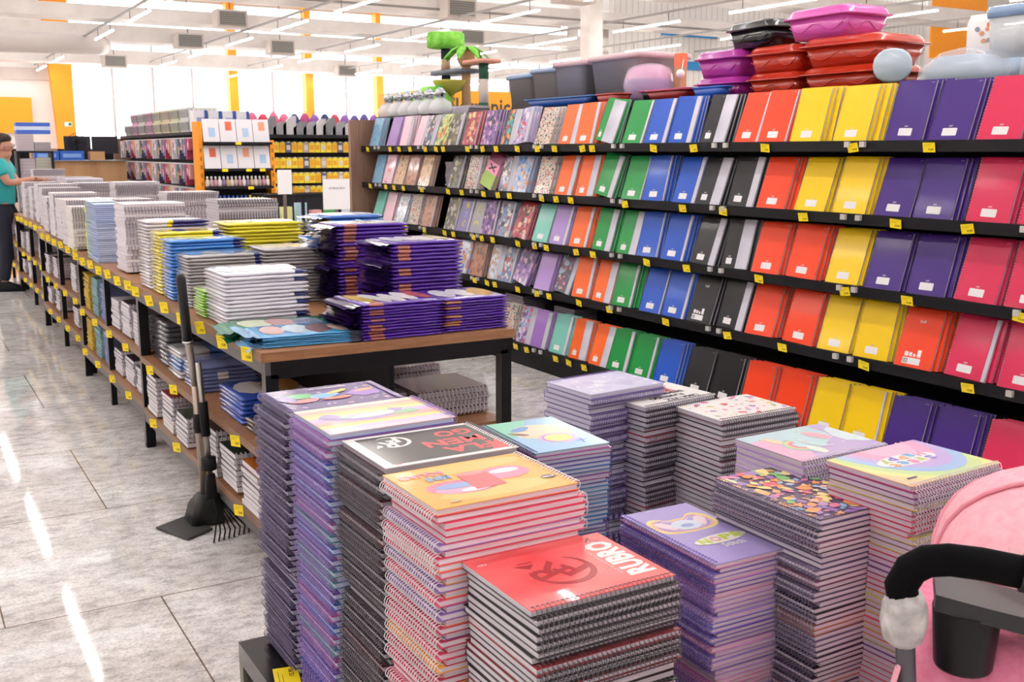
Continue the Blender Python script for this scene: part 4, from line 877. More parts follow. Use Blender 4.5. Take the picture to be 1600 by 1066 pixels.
tray(4.34, 6.6, DZ-.0, .18, .9, '1c4c9c', '3c70b4', 'long blue tray wrapped in film before the grey bins'); tray(4.32, 5.98, DZ-.0, .14, .28, '9c2c28', 'b04038', 'small red tray beside the long blue one'); tray(4.36, 5.02, DZ-.0, .0+.1, .3, '1c50b0', '2c60c4', 'small blue tray behind the blue notebooks')
o = empty('wrapped_ball', 'purple and magenta round cushion in clear wrapping', 'cushion', (4.62, 5.98, DZ))
mb = MB(); mb.lathe([(.11, 0), (.16, .06), (.175, .12), (.17, .17)], M('8c3cb4', .3, 0, 0, .5), 20, capt=False); mb.lathe([(.17, .17), (.15, .23), (.10, .265), (.02, .275)], M('d878b8', .25, 0, 0, .6), 20, capb=False); obj('cushion', mb, o)
mb = MB(); mb.lathe([(.115, 0), (.165, .06), (.182, .12), (.176, .18), (.155, .24), (.1, .275), (.01, .285)], CLEAR, 14); obj('wrapping', mb, o)
o = empty('scratch_post', 'thin wooden post with orange end and white pompom', 'cat toy', (4.75, 5.8, DZ)); mb = MB(); mb.box(-.03, -.03, 0, .03, .03, .25, M('c89c74', .6)); obj('post', mb, o)
mb = MB(); mb.box(-.032, -.032, .25, .032, .032, .34, M('f0805c', .6)); obj('cap', mb, o); mb = MB(); mb.ell((-.05, -.06, .2), (.03, .03, .03), WHITE, 8, 6); mb.tube([(0, -.03, .3), (-.04, -.06, .22)], .003, WHITE, 4); obj('pompom', mb, o)
# cat tree
o = empty('cat_tree', 'tall cat tree with lime basket, palm top and striped posts', 'cat tree', (4.78, 8.98, DZ))
PL_ = mottled('lime_plush', '62b836', '94d65c', 14, .9); TN_ = M('b9946c', .9); TAN2 = M('c8a684', .9); GRY = M('7a8294', .9); DG = M('2c3140', .9); PKP = M('e0a08c', .9); OLV = M('b8b04c', .9); DGN = M('2c5c48', .9)
def part(nm, f): mb_ = MB(); f(mb_); return obj(nm, mb_, o)
part('base', lambda b: b.loft([rrect(.5, 1.1, .05, 0), rrect(.5, 1.1, .05, .03)], GRY))
part('basket', lambda b: b.lathe([(.14, .66), (.18, .67), (.185, .72), (.18, .8), (.16, .81), (.14, .78)], PL_, 22, (0, .42, 0)))
def _p(b):
    for z0, z1, m_ in ((.03, .2, TAN2), (.2, .33, TAN2), (.33, .40, DG), (.40, .46, DG), (.46, .56, TAN2), (.56, .66, DG)): b.lathe([(.045, z0), (.045, z1)], m_, 14, (0, .42, 0))
part('tall_post', _p)
part('palm_post', lambda b: (b.lathe([(.045, .03), (.04, .48)], TN_, 14, (0, .0, 0)), b.ell((0, 0, .54), (.085, .085, .09), TN_, 14, 8)))
def _l(b):
    for k in range(7):
        a = k*2*PI/7+.3; c_, s_ = math.cos(a), math.sin(a)
        vs = []
        for j, (r_, z_2, w_) in enumerate(((.0, .63, .01), (.08, .65, .035), (.15, .61, .04), (.22, .54, .012))):
            for q in (-1, 0, 1): vs.append((c_*r_-s_*w_*q, s_*r_+c_*w_*q, z_2-(.01 if q else 0)))
        b.add(vs+[(v[0], v[1], v[2]-.012) for v in vs], [(j*3+q, j*3+q+1, j*3+q+4, j*3+q+3) for j in range(3) for q in range(2)]+[(12+j*3+q+3, 12+j*3+q+4, 12+j*3+q+1, 12+j*3+q) for j in range(3) for q in range(2)], PL_)
part('palm_leaves', _l)
part('grey_platform', lambda b: b.loft([rrect(.28, .66, .1, .41, (0, .22)), rrect(.28, .66, .1, .44, (0, .22))], GRY))
part('pink_platform', lambda b: b.loft([rrect(.26, .42, .1, .47, (0, -.30)), rrect(.26, .42, .1, .5, (0, -.30))], PKP))
def _q(b):
    for z0, z1, m_ in ((.03, .12, DGN), (.12, .33, M('cfc4bc', .9)), (.33, .47, DGN)): b.lathe([(.045, z0), (.045, z1)], m_, 14, (0, -.34, 0))
part('short_post', _q)
part('hammock', lambda b: b.lathe([(.03, .2), (.05, .22), (.12, .25), (.165, .32), (.17, .34), (.155, .34), (.1, .28), (.02, .25)], OLV, 18, (-.12, .1, 0)))
part('hammock_post', lambda b: b.lathe([(.035, .03), (.035, .2)], OLV, 12, (-.12, .1, 0)))
o = empty('plush_cat_house', 'round lime green plush cat house with ears', 'cat bed', (4.5, 9.15, DZ))
part('body', lambda b: b.ell((0, 0, .13), (.18, .22, .16), PL_, 20, 10))
for s_ in (-1, 1): part('ear', lambda b: b.ell((0, .16*s_, .24), (.04, .06, .05), M('3c9c2c', .9), 10, 6))
for k in range(3): obj('magazine', MB().box(-.1, -.32, 0, .1, .32, .022, edge_mat('dcd4e0')), loc=(4.42, 8.42-.02*k, DZ+.023*k), label='white magazine in the flat pile before the cat tree, %s from the bottom' % nth(k+1).replace('top', 'first'), cat='magazine', group='flat magazines before the cat tree')
FO = M('b8bcc4', .12, 1.)
for k in range(7):
    o = empty('wrapped_mop_head', 'silver ball in clear bag, %s from the wooden end panel' % nth(k+1), 'wrapped ball', (4.14, 9.33-.215*k, DZ), 0, 'silver balls in clear bags') if k < 6 else None
    if o is None: break
    part('ball', lambda b: (b.ell((0, 0, .17), (.05, .05, .05), FO, 12, 8), [b.tube([(.052*math.cos(a), .052*math.sin(a), .17), (0, 0, .222)], .004, FO, 4) for a in (0, 1.5, 3, 4.5)]))
    part('bag', lambda b: b.lathe([(.1, 0), (.11, .05), (.085, .1), (.04, .125), (.045, .13)], M('f2f4f8', .15, 0, 0, .5, .55), 12))
# pale blue plastic ware at the right
PB = 'a9bed6'
o = empty('round_container', 'pale blue round container lying on its side in clear film', 'container', (4.4, 3.72, DZ+.1))
T = Matrix.Rotation(.75, 4, 'Z') @ Matrix.Rotation(PI/2, 4, 'Y')
mb = MB(); mb.loft([[T @ Vector(p) for p in rrect(.15*s, .17*s, .07*s, z)] for s, z in ((.85, -.1), (1, -.09), (1.02, -.06), (.98, .05), (.9, .06))], M(PB, .25, 0, 0, .4)); obj('body', mb, o)
mb = MB(); mb.loft([[T @ Vector(p) for p in rrect(.16*s, .18*s, .075*s, z)] for s, z in ((.9, -.115), (1.02, -.105), (1.03, -.075))], M('bccbd8', .2, 0, 0, .4)); obj('lid', mb, o)
o = empty('wide_tub', 'pale blue wide plastic tub in clear film', 'tub', (4.5, 3.35, DZ)); part('body', lambda b: b.loft([rrect(.2, .36, .05, 0), rrect(.22, .4, .06, .06), rrect(.2, .24, .06, .13)], M(PB, .3, 0, 0, .3)))
part('film', lambda b: b.loft([rrect(.25, .44, .05, 0), rrect(.26, .44, .08, .08), rrect(.18, .26, .08, .15), rrect(.04, .1, .02, .17)], M('f2f4f8', .12, 0, 0, .6, .3)))
o = empty('food_canister', 'tall clear canister with pale blue lid and base', 'canister', (4.62, 3.2, DZ))
part('body', lambda b: b.loft([rrect(.15, .19, .05, .0), rrect(.16, .2, .05, .11)], M(PB, .3))); part('jar', lambda b: b.loft([rrect(.15, .19, .05, .11), rrect(.17, .22, .05, .30)], M('d8dce0', .2, 0, 0, .3, .8)))
part('lid', lambda b: b.loft([rrect(.18, .23, .05, .30), rrect(.19, .24, .05, .33), rrect(.17, .22, .05, .35)], M('8fa9cc', .25, 0, 0, .4)))
o = empty('patterned_roll', 'white bag printed with small orange and grey pictures', 'bag', (4.7, 3.42, DZ))
def _b(b):
    b.loft([rrect(.08, .16, .03, 0), rrect(.09, .17, .03, .3), rrect(.05, .15, .02, .34)], M('f0eceb', .3, 0, 0, .4)); R = random.Random(2)
    for k in range(14): b.poly([(p[0], p[1]) for p in disc(R.uniform(-.06, .06), R.uniform(.03, .3), .015, .012, 7)], 0, M(R.choice(['e0703c', '8c8c9c', 'e09c7c', 'b0b8cc']), .4), Matrix.Translation((-.047-k*.0002, 0, 0)) @ Matrix(((0, 0, -1, 0), (-1, 0, 0, 0), (0, 1, 0, 0), (0, 0, 0, 1))))
part('body', _b)
o = empty('blue_basin', 'pale blue basin in crumpled clear film at the right frame edge', 'basin', (4.5, 2.84, DZ)); part('body', lambda b: b.loft([rrect(.2, .3, .08, 0), rrect(.24, .34, .1, .07), rrect(.25, .34, .1, .08), rrect(.18, .2, .08, .13)], M(PB, .25, 0, 0, .4)))
part('film', lambda b: b.loft([rrect(.27, .38, .08, 0), rrect(.28, .38, .1, .09), rrect(.2, .24, .08, .16), rrect(.03, .06, .01, .19)], M('f2f4f8', .1, 0, 0, .6, .28)))

# ================================================================ far shelving with hanging packs, endcap and goods
YM = M('f0d42c', .4); DK = M('17151d', .55, 0, 0, 0, 1., 0, .3)
o = empty('hook_shelving', 'black shelving unit with rows of hooks for pens, wooden far end', 'shelving', (4.25, 17.1, 0))
part('back_panel', lambda b: b.box(.12, 0, 0, .16, 5.9, 1.85, DK)); part('top_shelf', lambda b: b.box(-.06, 0, 1.80, .9, 5.9, 1.85, DK)); part('end_panel', lambda b: b.box(-.2, 5.9, 0, .6, 5.96, 1.8, WOODZ)); part('base', lambda b: b.box(-.1, 0, 0, .9, 5.9, .15, DK))
for z in (1.77, 1.36, .97): part('hook_rail', lambda b: b.box(.08, .05, z-.01, .12, 5.85, z+.01, DK))
PC = ['c8607c', 'e8a8b8', '8c6cac', 'd8d0d4', 'e0c8c8', 'c09088', '7ca4b8', 'a83c58', 'e8dcd8', '5c9c8c', 'd8a05c', '4c4c68']
def hang(name, key, w_, h_, d_):
    def f():
        R = random.Random(key); c = PC[key % len(PC)]; mb = MB(); mb.box(-d_, -w_/2, -h_, 0, w_/2, -.02, M(c, .35, 0, 0, .4)); mb.box(-d_-.001, -w_*.4, -h_*.8, -d_, w_*.4, -h_*.4, M(PC[(key*5+3) % len(PC)], .4)); mb.box(-d_*.6, -w_*.3, -.02, -.0, w_*.3, .0, WHITE); return mb.mesh(name)
    return cached((name, key), f)
for r, z in enumerate((1.765, 1.355, .965)):
    for k in range(46):
        obj('hanging_pack', hang('hanging_pack', (k*7+r*5) % 12, .085, .2+.05*((k*3+r) % 4), .16), loc=(4.31, 17.2+k*.124, z), label='slim hanging pack on the %s hook row, %s from the near orange end' % (SN[r+1], nth(k+1)), cat='hanging pack', group='hanging packs on the %s hook row' % SN[r+1])
def basket(x, y, z, w_, d_, h_, c, label):
    o = empty('wire_basket', label, 'basket', (x, y, z), 0, 'plastic baskets on the hook shelving'); mb = MB(); m = M(c, .5); g_ = M('8c8a8c', .6)
    mb.loft([rrect(w_*.9, d_*.9, .02, 0), rrect(w_, d_, .02, h_), rrect(w_*.96, d_*.96, .02, h_), rrect(w_*.9, d_*.9, .02, .01)], m, smooth=False)
    for k in range(7): mb.box(-w_/2-.004, -d_/2+d_*k/7, .03, -w_/2+.006, -d_/2+d_*k/7+.012, h_-.03, g_); mb.box(-w_/2+w_*k/7, -d_/2-.004, .03, -w_/2+w_*k/7+.012, -d_/2+.006, h_-.03, g_)
    obj('basket', mb, o)
bc = ['b4b4a8', 'd8a0bc', 'c8c4c0', 'd8a0bc', 'd4cfae', 'd8c4a4', 'd0d0b0', 'dcdcd8']
for k, c in enumerate(bc):
    y = 22.55-k*.67
    for lv in range(2 if k not in (0, ) else 1): basket(4.5, y, 1.851+lv*.2, .5, .62, .195, c, '%s basket on the hook shelving, %s from its far end, %s layer' % ({'b4b4a8': 'grey', 'd8a0bc': 'pink', 'c8c4c0': 'light grey', 'd4cfae': 'cream', 'd8c4a4': 'tan', 'd0d0b0': 'pale green', 'dcdcd8': 'white'}[c], nth(k+1).replace('top', 'first'), ('lower', 'upper')[lv]))
o = empty('end_cap', 'black end shelving with orange frame facing the tables', 'shelving', (4.2, 16.75, 0))
part('back_panel', lambda b: b.box(.02, .3, 0, 1.2, .34, 1.98, DK))
for x in (0, 1.14): part('frame_post', lambda b: (b.box(x, .0, 0, x+.07, .34, 2.0-.28*(x > 0), ORANGE), [b.box(x+.02, -.002, .1+k*.13, x+.05, 0, .16+k*.13, M('b06c14', .5)) for k in range(12)]))
for z in (1.69, 1.28, 1.0, .7, .4, .1): part('shelf', lambda b: (b.box(.07, -.12, z-.04, 1.14, .3, z, DK)))
for r, z in enumerate((1.69, 1.28)):
    for k in range(4):
        o = obj('mini_whiteboard', MB().box(0, 0, 0, .255, .012, .36, M('ebe7ee', .3, 0, 0, .3)), mat=Matrix.Translation((4.28+k*.265, 16.72, z)) @ Matrix.Rotation(-.2, 4, 'X'), label='white drawing board on the %s endcap shelf, %s from the orange post' % (SN[r+1], nth(k+1).replace('top', 'first')), cat='whiteboard', group='white boards on the endcap')
        obj('sticker', MB().box(.09, -.002, .08+.1*((k+r) % 2), .19, 0, .22+.1*((k+r) % 2), M(('a8c8e8', 'e86c4c', 'b4cce8', 'e8a07c')[(k+r) % 4], .4)), o)
def bottle(nm, c, cap): return cached((nm, c), lambda: MB().lathe([(.028, 0), (.032, .02), (.032, .09), (.015, .115), (.015, .12)], M(c, .25), 10).lathe([(.017, .12), (.017, .15), (.006, .16)], M(cap, .4), 8).mesh(nm))
for k in range(16): obj('paint_jar', bottle('paint_jar', ['d8c8b8', 'b8a0a0', 'c88ca0', 'e0d8d0', '8c6c9c', 'c8b08c'][k % 6], 'f0f0f0'), loc=(4.3+k*.064, 16.7, 1.001), label='small paint jar on the third endcap shelf, %s from the left' % nth(k+1).replace('top', 'first'), cat='jar', group='paint jars on the endcap')
for k in range(13): obj('glue_bottle', bottle('glue_bottle', 'e4e8f4' if k < 8 else 'd8c880', '2c4cb0' if k < 8 else 'e0c830'), loc=(4.42+k*.068, 16.7, .701), label='%s glue bottle on the fourth endcap shelf, %s from the left' % ('white and blue' if k < 8 else 'amber', nth(k+1).replace('top', 'first')), cat='bottle', group='glue bottles on the endcap')
for i, (x, z) in enumerate(((4.75, 1.665), (4.52, 1.25), (4.9, 1.25), (5.12, 1.25), (4.92, .97))): obj('price_tag', MB().box(0, -.004, 0, .09, 0, .045, TAG), loc=(x, 16.625, z-.02), label='yellow price tag on the endcap, %s from its top left' % nth(i+1).replace('top', 'first'), cat='price tag', group='price tags on the endcap')
# the unit with yellow packs
o = empty('pack_shelving', 'long black hook shelving full of yellow packs behind the tables', 'shelving', (6.0, 20, 0))
part('back_panel', lambda b: b.box(0, .2, 0, 6, .24, 1.86, DK)); part('top_shelf', lambda b: b.box(0, -.15, 1.80, 6, .5, 1.86, DK)); part('base', lambda b: b.box(0, -.2, 0, 6, .2, .7, DK))
part('end_post', lambda b: b.box(-.02, -.2, 0, .05, .24, 1.7, ORANGE))
for z in (1.72, 1.42, 1.13, .87): part('hook_rail', lambda b: b.box(.1, .16, z, 5.9, .2, z+.02, DK))
def hp(key):
    def f():
        c = (['f0d020', 'e8c818', 'f4dc3c', 'e8b824', 'f0d020', 'c8a8a0', 'f2d838', 'b03c34', '5c5c78'])[key]; mb = MB(); mb.box(-.055, -.16, -.21, .055, 0, -.015, M(c, .4)); mb.box(-.04, -.162, -.16, .04, -.16, -.07, M(['e8a018', 'f8e860', 'd8d0c0'][key % 3], .4)); mb.box(-.02, -.18, -.02, .02, 0, 0, M('e8e4c8', .4)); return mb.mesh('yellow_pack')
    return cached(('hp', key), f)
for r, z in enumerate((1.73, 1.43, 1.14, .88)):
    for k in range(32): obj('yellow_pack', hp((k*5+r*3+(k*k) % 3) % 9), loc=(6.15+k*.118, 20.16, z), label='small hanging pack on the %s hook row behind the tables, %s from its left' % (SN[r+1], nth(k+1).replace('top', 'first')), cat='hanging pack', group='small packs on the %s hook row' % SN[r+1])
for k in range(11):
    R = random.Random(k); gm = M(['77767c', '8c8a90', 'b8b4b8'][k % 3], .5); h_ = .22+.14*R.random()
    obj('magazine_file', MB().prism([(-.13, 0), (.13, 0), (.13, h_), (.04, h_), (-.13, h_*.5)], 0, .1, gm), mat=Matrix.Translation((6.35+k*.2, 19.95, 1.861)) @ Matrix.Rotation(PI/2, 4, 'X') if False else Matrix.Translation((6.35+k*.2, 20.0, 1.861)) @ Matrix.Rotation(PI/2, 4, 'X'), label='grey file box on top of the pack shelving, %s from the left' % nth(k+1).replace('top', 'first'), cat='file box', group='grey file boxes on the pack shelving')
for k in range(16):
    R = random.Random(k+9); c = R.choice(['b0487c', '8c5cac', '34406c', 'd86c8c', 'c83c50', '5c4c90'])
    o = empty('school_bag', '%s school bag behind the file boxes, %s from the left' % ({'b0487c': 'magenta', '8c5cac': 'violet', '34406c': 'navy', 'd86c8c': 'pink', 'c83c50': 'red', '5c4c90': 'indigo'}[c], nth(k+1).replace('top', 'first')), 'bag', (6.15+k*.21, 20.32, 1.861), 0, 'school bags on the pack shelving')
    part('body', lambda b: b.ell((0, 0, .2), (.12, .09, .2+.04*R.random()), M(c, .7), 10, 7)); part('strap', lambda b: b.tube([(-.04, 0, .38), (-.03, 0, .45), (.03, 0, .45), (.04, 0, .38)], .008, M(c, .7), 5))
for k in range(4):
    obj('boxed_set', MB().box(0, 0, 0, .21, .3, .33, M('dcdce4', .4)).box(.16, -.002, 0, .21, 0, .33, M('2c4c9c', .4)).box(.04, -.002, .08, .16, 0, .22, M(('8c9cc8', 'c8c8d8')[k % 2], .4)), loc=(4.25+k*.225, 17.11, 1.852), label='white and blue boxed set above the endcap, %s from the left' % nth(k+1).replace('top', 'first'), cat='box', group='boxed sets above the endcap')
# glass-topped case and signs beyond the tables
o = empty('display_case', 'low black-framed glass display case behind the tables', 'display case', (4.1, 13.2, 0))
part('frame', lambda b: [b.box(x, y, z, x+w_, y+d_, z+h_, BLACK) for x, y, z, w_, d_, h_ in ((0, 0, .96, 1.5, .03, .04), (0, .5, .96, 1.5, .03, .04), (0, 0, .0, .04, .03, .96), (.5, 0, .0, .04, .03, .96), (1.0, 0, .0, .04, .03, .96), (1.46, 0, 0, .04, .03, .96), (1.46, .5, 0, .04, .03, .96), (0, 0, .5, 1.5, .5, .03))])
part('glass', lambda b: b.box(.0, .03, 1.001, 1.5, .5, 1.01, GLASS))
for k in range(7): obj('small_toy_box', MB().box(-.07, -.05, 0, .07, .05, .25+.05*(k % 3), M(['7cc88c', 'e8e8a0', 'b8d8e8', 'e8a8a0', '4ca85c', 'd8e0e8', 'c8b8e0'][k], .5)), loc=(4.25+k*.2, 13.4, .531), label='%s box inside the low display case' % ['green', 'cream', 'light blue', 'salmon', 'dark green', 'grey', 'lilac'][k], cat='box', group='boxes in the display case')
def sign(nm, x, y, w_, h_, z, lab, tx=None):
    global o
    o = empty(nm, lab, 'sign', (x, y, 0)); part('card', lambda b: b.box(-w_/2, 0, z, w_/2, .01, z+h_, M('f0eef0', .4))); part('stand', lambda b: b.box(-.02, .01, 0, .02, .03, z+.1, M('6c5c54', .5)))
    if tx: mb = MB(); text(mb, tx, 0, z+h_*.7, w_*.6, .035, 0, M('7c7880', .5), mat=Matrix(((1, 0, 0, 0), (0, 0, 1, -.0015), (0, 1, 0, 0), (0, 0, 0, 1)))); obj('lettering', mb, o)
sign('notice_card', 4.25, 12.8, .18, .3, 1.02, 'white notice card standing over the display case'); sign('notice_board', 4.62, 12.0, .34, .36, .86, 'larger white notice with grey heading near the wooden end', 'ATENÇÃO')
o = empty('book_rack', 'dark rack of upright picture books beside the wooden end', 'rack', (6.0, 14.0, 0)); part('frame', lambda b: (b.box(0, 0, 0, .7, .3, .62, DK), b.box(0, 0, 1.02, .7, .3, 1.06, DK), b.box(0, .26, .62, .7, .3, 1.02, DK)))
for k in range(8): obj('picture_book', MB().box(0, 0, 0, .07, .2, .32, M(['d8d0d8', 'e86c4c', '3c3c44', 'e8a0b0', 'e8e4e0', 'a0b0a0', 'f0ece8', 'c85c6c'][k], .5)), loc=(6.03+k*.08, .02+14.0, .621), label='%s picture book in the dark rack' % ['grey', 'orange', 'black', 'pink', 'white', 'sage', 'cream', 'rose'][k], cat='book', group='picture books in the dark rack')
# service counter, screens, fan, boxes at the far left
o = empty('service_counter', 'wooden service counter far behind the white notebook stacks', 'counter', (3.0, 21.5, 0))
part('body', lambda b: b.box(-.6, 0, 0, 1.0, .6, 1.36, mottled('counter_wood', 'a87c54', 'c49c70', 3, .6, (1, 1, .2)))); part('worktop', lambda b: b.box(-.65, -.05, 1.36, 1.0, .65, 1.38, M('8c8c90', .3)))
for k in range(3): obj('carton', MB().box(0, 0, 0, .26, .3, .16+.02*k, M('c09468', .7)), loc=(3.35+.0*k, 21.46+.31*k*0, 1.381) if k == 0 else (2.36+.2*(k-1), 21.8, 1.381), label='brown carton on the service counter, %s from the left' % nth(k+1).replace('top', 'first'), cat='box', group='cartons on the service counter')
for k in range(2):
    o = empty('monitor', 'black computer screen on the counter, %s one' % ('left' if k == 0 else 'right'), 'monitor', (3.2+.5*k, 21.9, 1.381), 0, 'screens on the counter'); part('screen', lambda b: b.box(-.24, 0, .12, .24, .04, .45, M('222430', .3))); part('stand', lambda b: (b.box(-.03, .01, 0, .03, .03, .14, BLACK), b.box(-.1, -.05, 0, .1, .1, .01, BLACK)))
o = empty('desk_fan', 'black desk fan before the computer screens', 'fan', (3.15, 21.62, 1.381)); part('cage', lambda b: [b.tube([(r_*math.cos(a*PI/10), -.02, .34+r_*math.sin(a*PI/10)) for a in range(20)], .006, BLACK, 4, closed=True) for r_ in (.06, .11, .16)]+[b.tube([(0, -.02, .34), (.16*math.cos(a), -.02, .34+.16*math.sin(a))], .005, BLACK, 4) for a in range(12)]); part('stand', lambda b: (b.tube([(0, .02, 0), (0, .02, .34)], .018, BLACK, 6), b.ell((0, .03, .34), (.05, .06, .05), BLACK, 8, 6)))
for k in range(2): obj('blue_case', MB().box(0, 0, 0, .42, .3, .17, M('2c60c0', .4)).box(.05, -.002, .05, .37, 0, .12, M('7ca4e0', .4)), loc=(2.38+.44*k, 21.47, 1.381), label='%s blue flat case beside the monitors' % ('left' if k == 0 else 'right'), cat='case', group='blue cases beside the monitors')
o = empty('book_shelf', 'black shelf of stacked books behind the man', 'shelf', (1.8, 18.6, 0))
for z in (.6, 1.1, 1.52): part('shelf', lambda b: b.box(0, 0, z, .55, .4, z+.03, DK))
for x in (0, .51): part('post', lambda b: b.box(x, 0, 0, x+.04, .4, 1.52, DK))
k = 0
for x, z, n, c, h_ in ((1.95, 1.55, 6, 'c8bcc0', .045), (2.2, 1.55, 4, 'a8a0a8', .035), (1.95, 1.131, 6, 'c0b4bc', .05), (2.2, 1.131, 7, 'b8b8a8', .045)):
    for j in range(n): k += 1; obj('thick_book', MB().box(-.12, -.15, 0, .12, .15, h_-.002, edge_mat(c)).box(-.121, -.151, h_-.004, .121, .151, h_-.001, M('8c7c84', .5)), loc=(x, 18.8, z+j*h_), label='thick %s book behind the man, %s from the bottom of its pile of %d' % ({'c8bcc0': 'rose grey', 'a8a0a8': 'grey', 'c0b4bc': 'mauve', 'b8b8a8': 'khaki'}[c], nth(j+1).replace('top', 'first'), n), cat='book', group='thick books behind the man')
for j in range(3): obj('paper_ream', MB().box(-.25, -.15, 0, .25, .15, .058, M('3c64c4' if j != 1 else 'c8d4ec', .4)), loc=(2.08, 18.8, 1.82+j*.06), label='%s paper ream on the book piles behind the man' % ('lower blue', 'white and blue', 'upper blue')[j], cat='paper', group='paper reams behind the man')
obj('wall_sign', MB().box(-3, Yw-.2, 2.3, 5.6, Yw-.13, 3.8, M('fba21c', .5)), label='plain orange panel on the far white wall', cat='sign')
# header boards of the electronics area
o = empty('header_board', 'orange header boards with Informática and Eletrônicos lettering', 'sign', (12.08, 24, 0)); OH = M('f6a51c', .45)
part('side_board', lambda b: b.box(-.05, 0, 2.35, 0, 3.8, 3.1, OH)); part('front_board', lambda b: b.box(0, 0, 2.3, 4.2, .05, 3.05, OH)); part('post', lambda b: b.box(0, .06, 0, .15, .2, 2.35, WHITE)); part('post', lambda b: b.box(4.0, .06, 0, 4.15, .2, 2.35, WHITE))
mb = MB(); text(mb, 'Eletrônicos', 1.3, 2.66, 2.3, .42, 0, M('4a4238', .5), mat=Matrix(((1, 0, 0, 0), (0, 0, 1, -.006), (0, 1, 0, 0), (0, 0, 0, 1)))); obj('lettering', mb, o)
mb = MB(); text(mb, 'de Informática', 0, 0, 2.9, .34, 0, M('6c6460', .5), mat=Matrix(((0, 0, -1, -.056), (-1, 0, 0, 2.1), (0, 1, 0, 2.75), (0, 0, 0, 1)))); obj('lettering', mb, o)
obj('orange_banner', MB().box(30.2, 24, 4.6, 33, 24.05, 7.5, M('fb9b14', .5)).box(30.2, 23.99, 5.6, 33, 24, 5.66, M('d07c10', .5)), label='orange banner high behind the pale blue canister', cat='banner')
# dark goods shelves far back so that the aisle does not end in bare floor
for i, (x, y, l_) in enumerate(((9, 27, 7), (9, 33, 9), (17, 27, 9), (2.5, 27, 5), (3, 36, 14), (20, 20, 9))):
    o = empty('goods_shelving', 'plain goods shelving far behind, %s one' % nth(i+1).replace('top', 'first'), 'shelving', (x, y, 0), 0, 'goods shelving far behind'); part('frame', lambda b: (b.box(0, 0, 0, l_, .5, .2, DK), b.box(0, .4, 0, l_, .5, 1.6, DK), [b.box(0, 0, z, l_, .4, z+.03, DK) for z in (.6, 1.1, 1.57)]))

# ================================================================ the man at the far tables
def skin(name, V, E, rad, mat_, parent=None, sub=1):
    me = bpy.data.meshes.new(name); me.from_pydata(V, E, []); me.materials.append(mat_)
    o = bpy.data.objects.new(name, me); col.objects.link(o)
    m = o.modifiers.new('skin', 'SKIN'); m.use_smooth_shade = True
    for i, r in enumerate(rad): me.skin_vertices[0].data[i].radius = r if isinstance(r, tuple) else (r, r)
    me.skin_vertices[0].data[0].use_root = True
    s = o.modifiers.new('sub', 'SUBSURF'); s.levels = sub; s.render_levels = sub+1
    if parent: o.parent = parent
    return o
man = empty('person', 'man in a teal polo shirt, glasses and dark jeans reaching over the white notebooks', 'person', (1.07, 13.05, 0), -.25)
SKN = M('b4806a', .55); TEAL = M('1f9a9c', .7); JEAN = M('1c2030', .8)
V = [(0, 0, .93), (0, 0, 1.15), (.02, 0, 1.38), (.05, 0, 1.47), (.07, 0, 1.53), (.085, 0, 1.60), (.075, 0, 1.68),
     (.03, -.19, 1.40), (.12, -.23, 1.20), (.30, -.12, 1.235), (.37, -.08, 1.24), (.03, .19, 1.40), (.14, .22, 1.20), (.32, .12, 1.235), (.39, .07, 1.24),
     (0, -.09, .86), (.03, -.10, .48), (-.02, -.10, .08), (.12, -.11, .03), (0, .09, .86), (-.06, .10, .48), (-.12, .10, .08), (.02, .11, .03), (.17, 0, 1.585), (.14, 0, 1.54)]
E = [(0, 1), (1, 2), (2, 3), (3, 4), (4, 5), (5, 6), (2, 7), (7, 8), (8, 9), (9, 10), (2, 11), (11, 12), (12, 13), (13, 14), (0, 15), (15, 16), (16, 17), (17, 18), (0, 19), (19, 20), (20, 21), (21, 22), (5, 23), (4, 24)]
rad = [(.13, .12), (.14, .13), (.15, .12), .06, .065, (.095, .085), (.075, .07), .06, .045, .032, .026, .06, .045, .032, .026, .085, .06, .04, .035, .085, .06, .04, .035, .014, .03]
skin('body', V, E, rad, SKN, man)
sh_ = skin('polo_shirt', [(0, 0, .82), (.01, 0, 1.15), (.02, 0, 1.37), (.04, 0, 1.45), (.03, -.19, 1.41), (.09, -.225, 1.27), (.03, .19, 1.41), (.10, .22, 1.27)], [(0, 1), (1, 2), (2, 3), (2, 4), (4, 5), (2, 6), (6, 7)], [(.17, .16), (.185, .16), (.175, .135), (.075, .075), .08, .075, .08, .075], TEAL, man)
skin('trousers', [(0, 0, 1.06), (0, -.09, .84), (.03, -.10, .48), (-.02, -.10, .10), (0, .09, .84), (-.06, .10, .48), (-.12, .10, .10)], [(0, 1), (1, 2), (2, 3), (0, 4), (4, 5), (5, 6)], [(.155, .145), .105, .08, .062, .105, .08, .062], JEAN, man)
for x, y in ((.04, -.105), (-.06, .105)):
    mb = MB(); mb.loft([[(p[0], p[1], p[2]) for p in rrect(.29, .1, .045, 0, (x, y))], rrect(.285, .1, .045, .04, (x, y)), rrect(.2, .09, .04, .08, (x-.035, y)), rrect(.12, .09, .04, .11, (x-.07, y))], BLACK); obj('shoe', mb, man)
mb = MB(); HR = mottled('dark_curly_hair', '1c1614', '3c302c', 30, .8, bump=1)
mb.ell((.052, 0, 1.685), (.105, .088, .062), HR, 14, 8); mb.ell((.015, 0, 1.625), (.07, .082, .08), HR, 12, 7); obj('hair', mb, man)
for s_ in (-1, 1): mb = MB(); mb.ell((.065, s_*.088, 1.59), (.022, .012, .032), SKN, 8, 6); obj('ear', mb, man)
mb = MB()
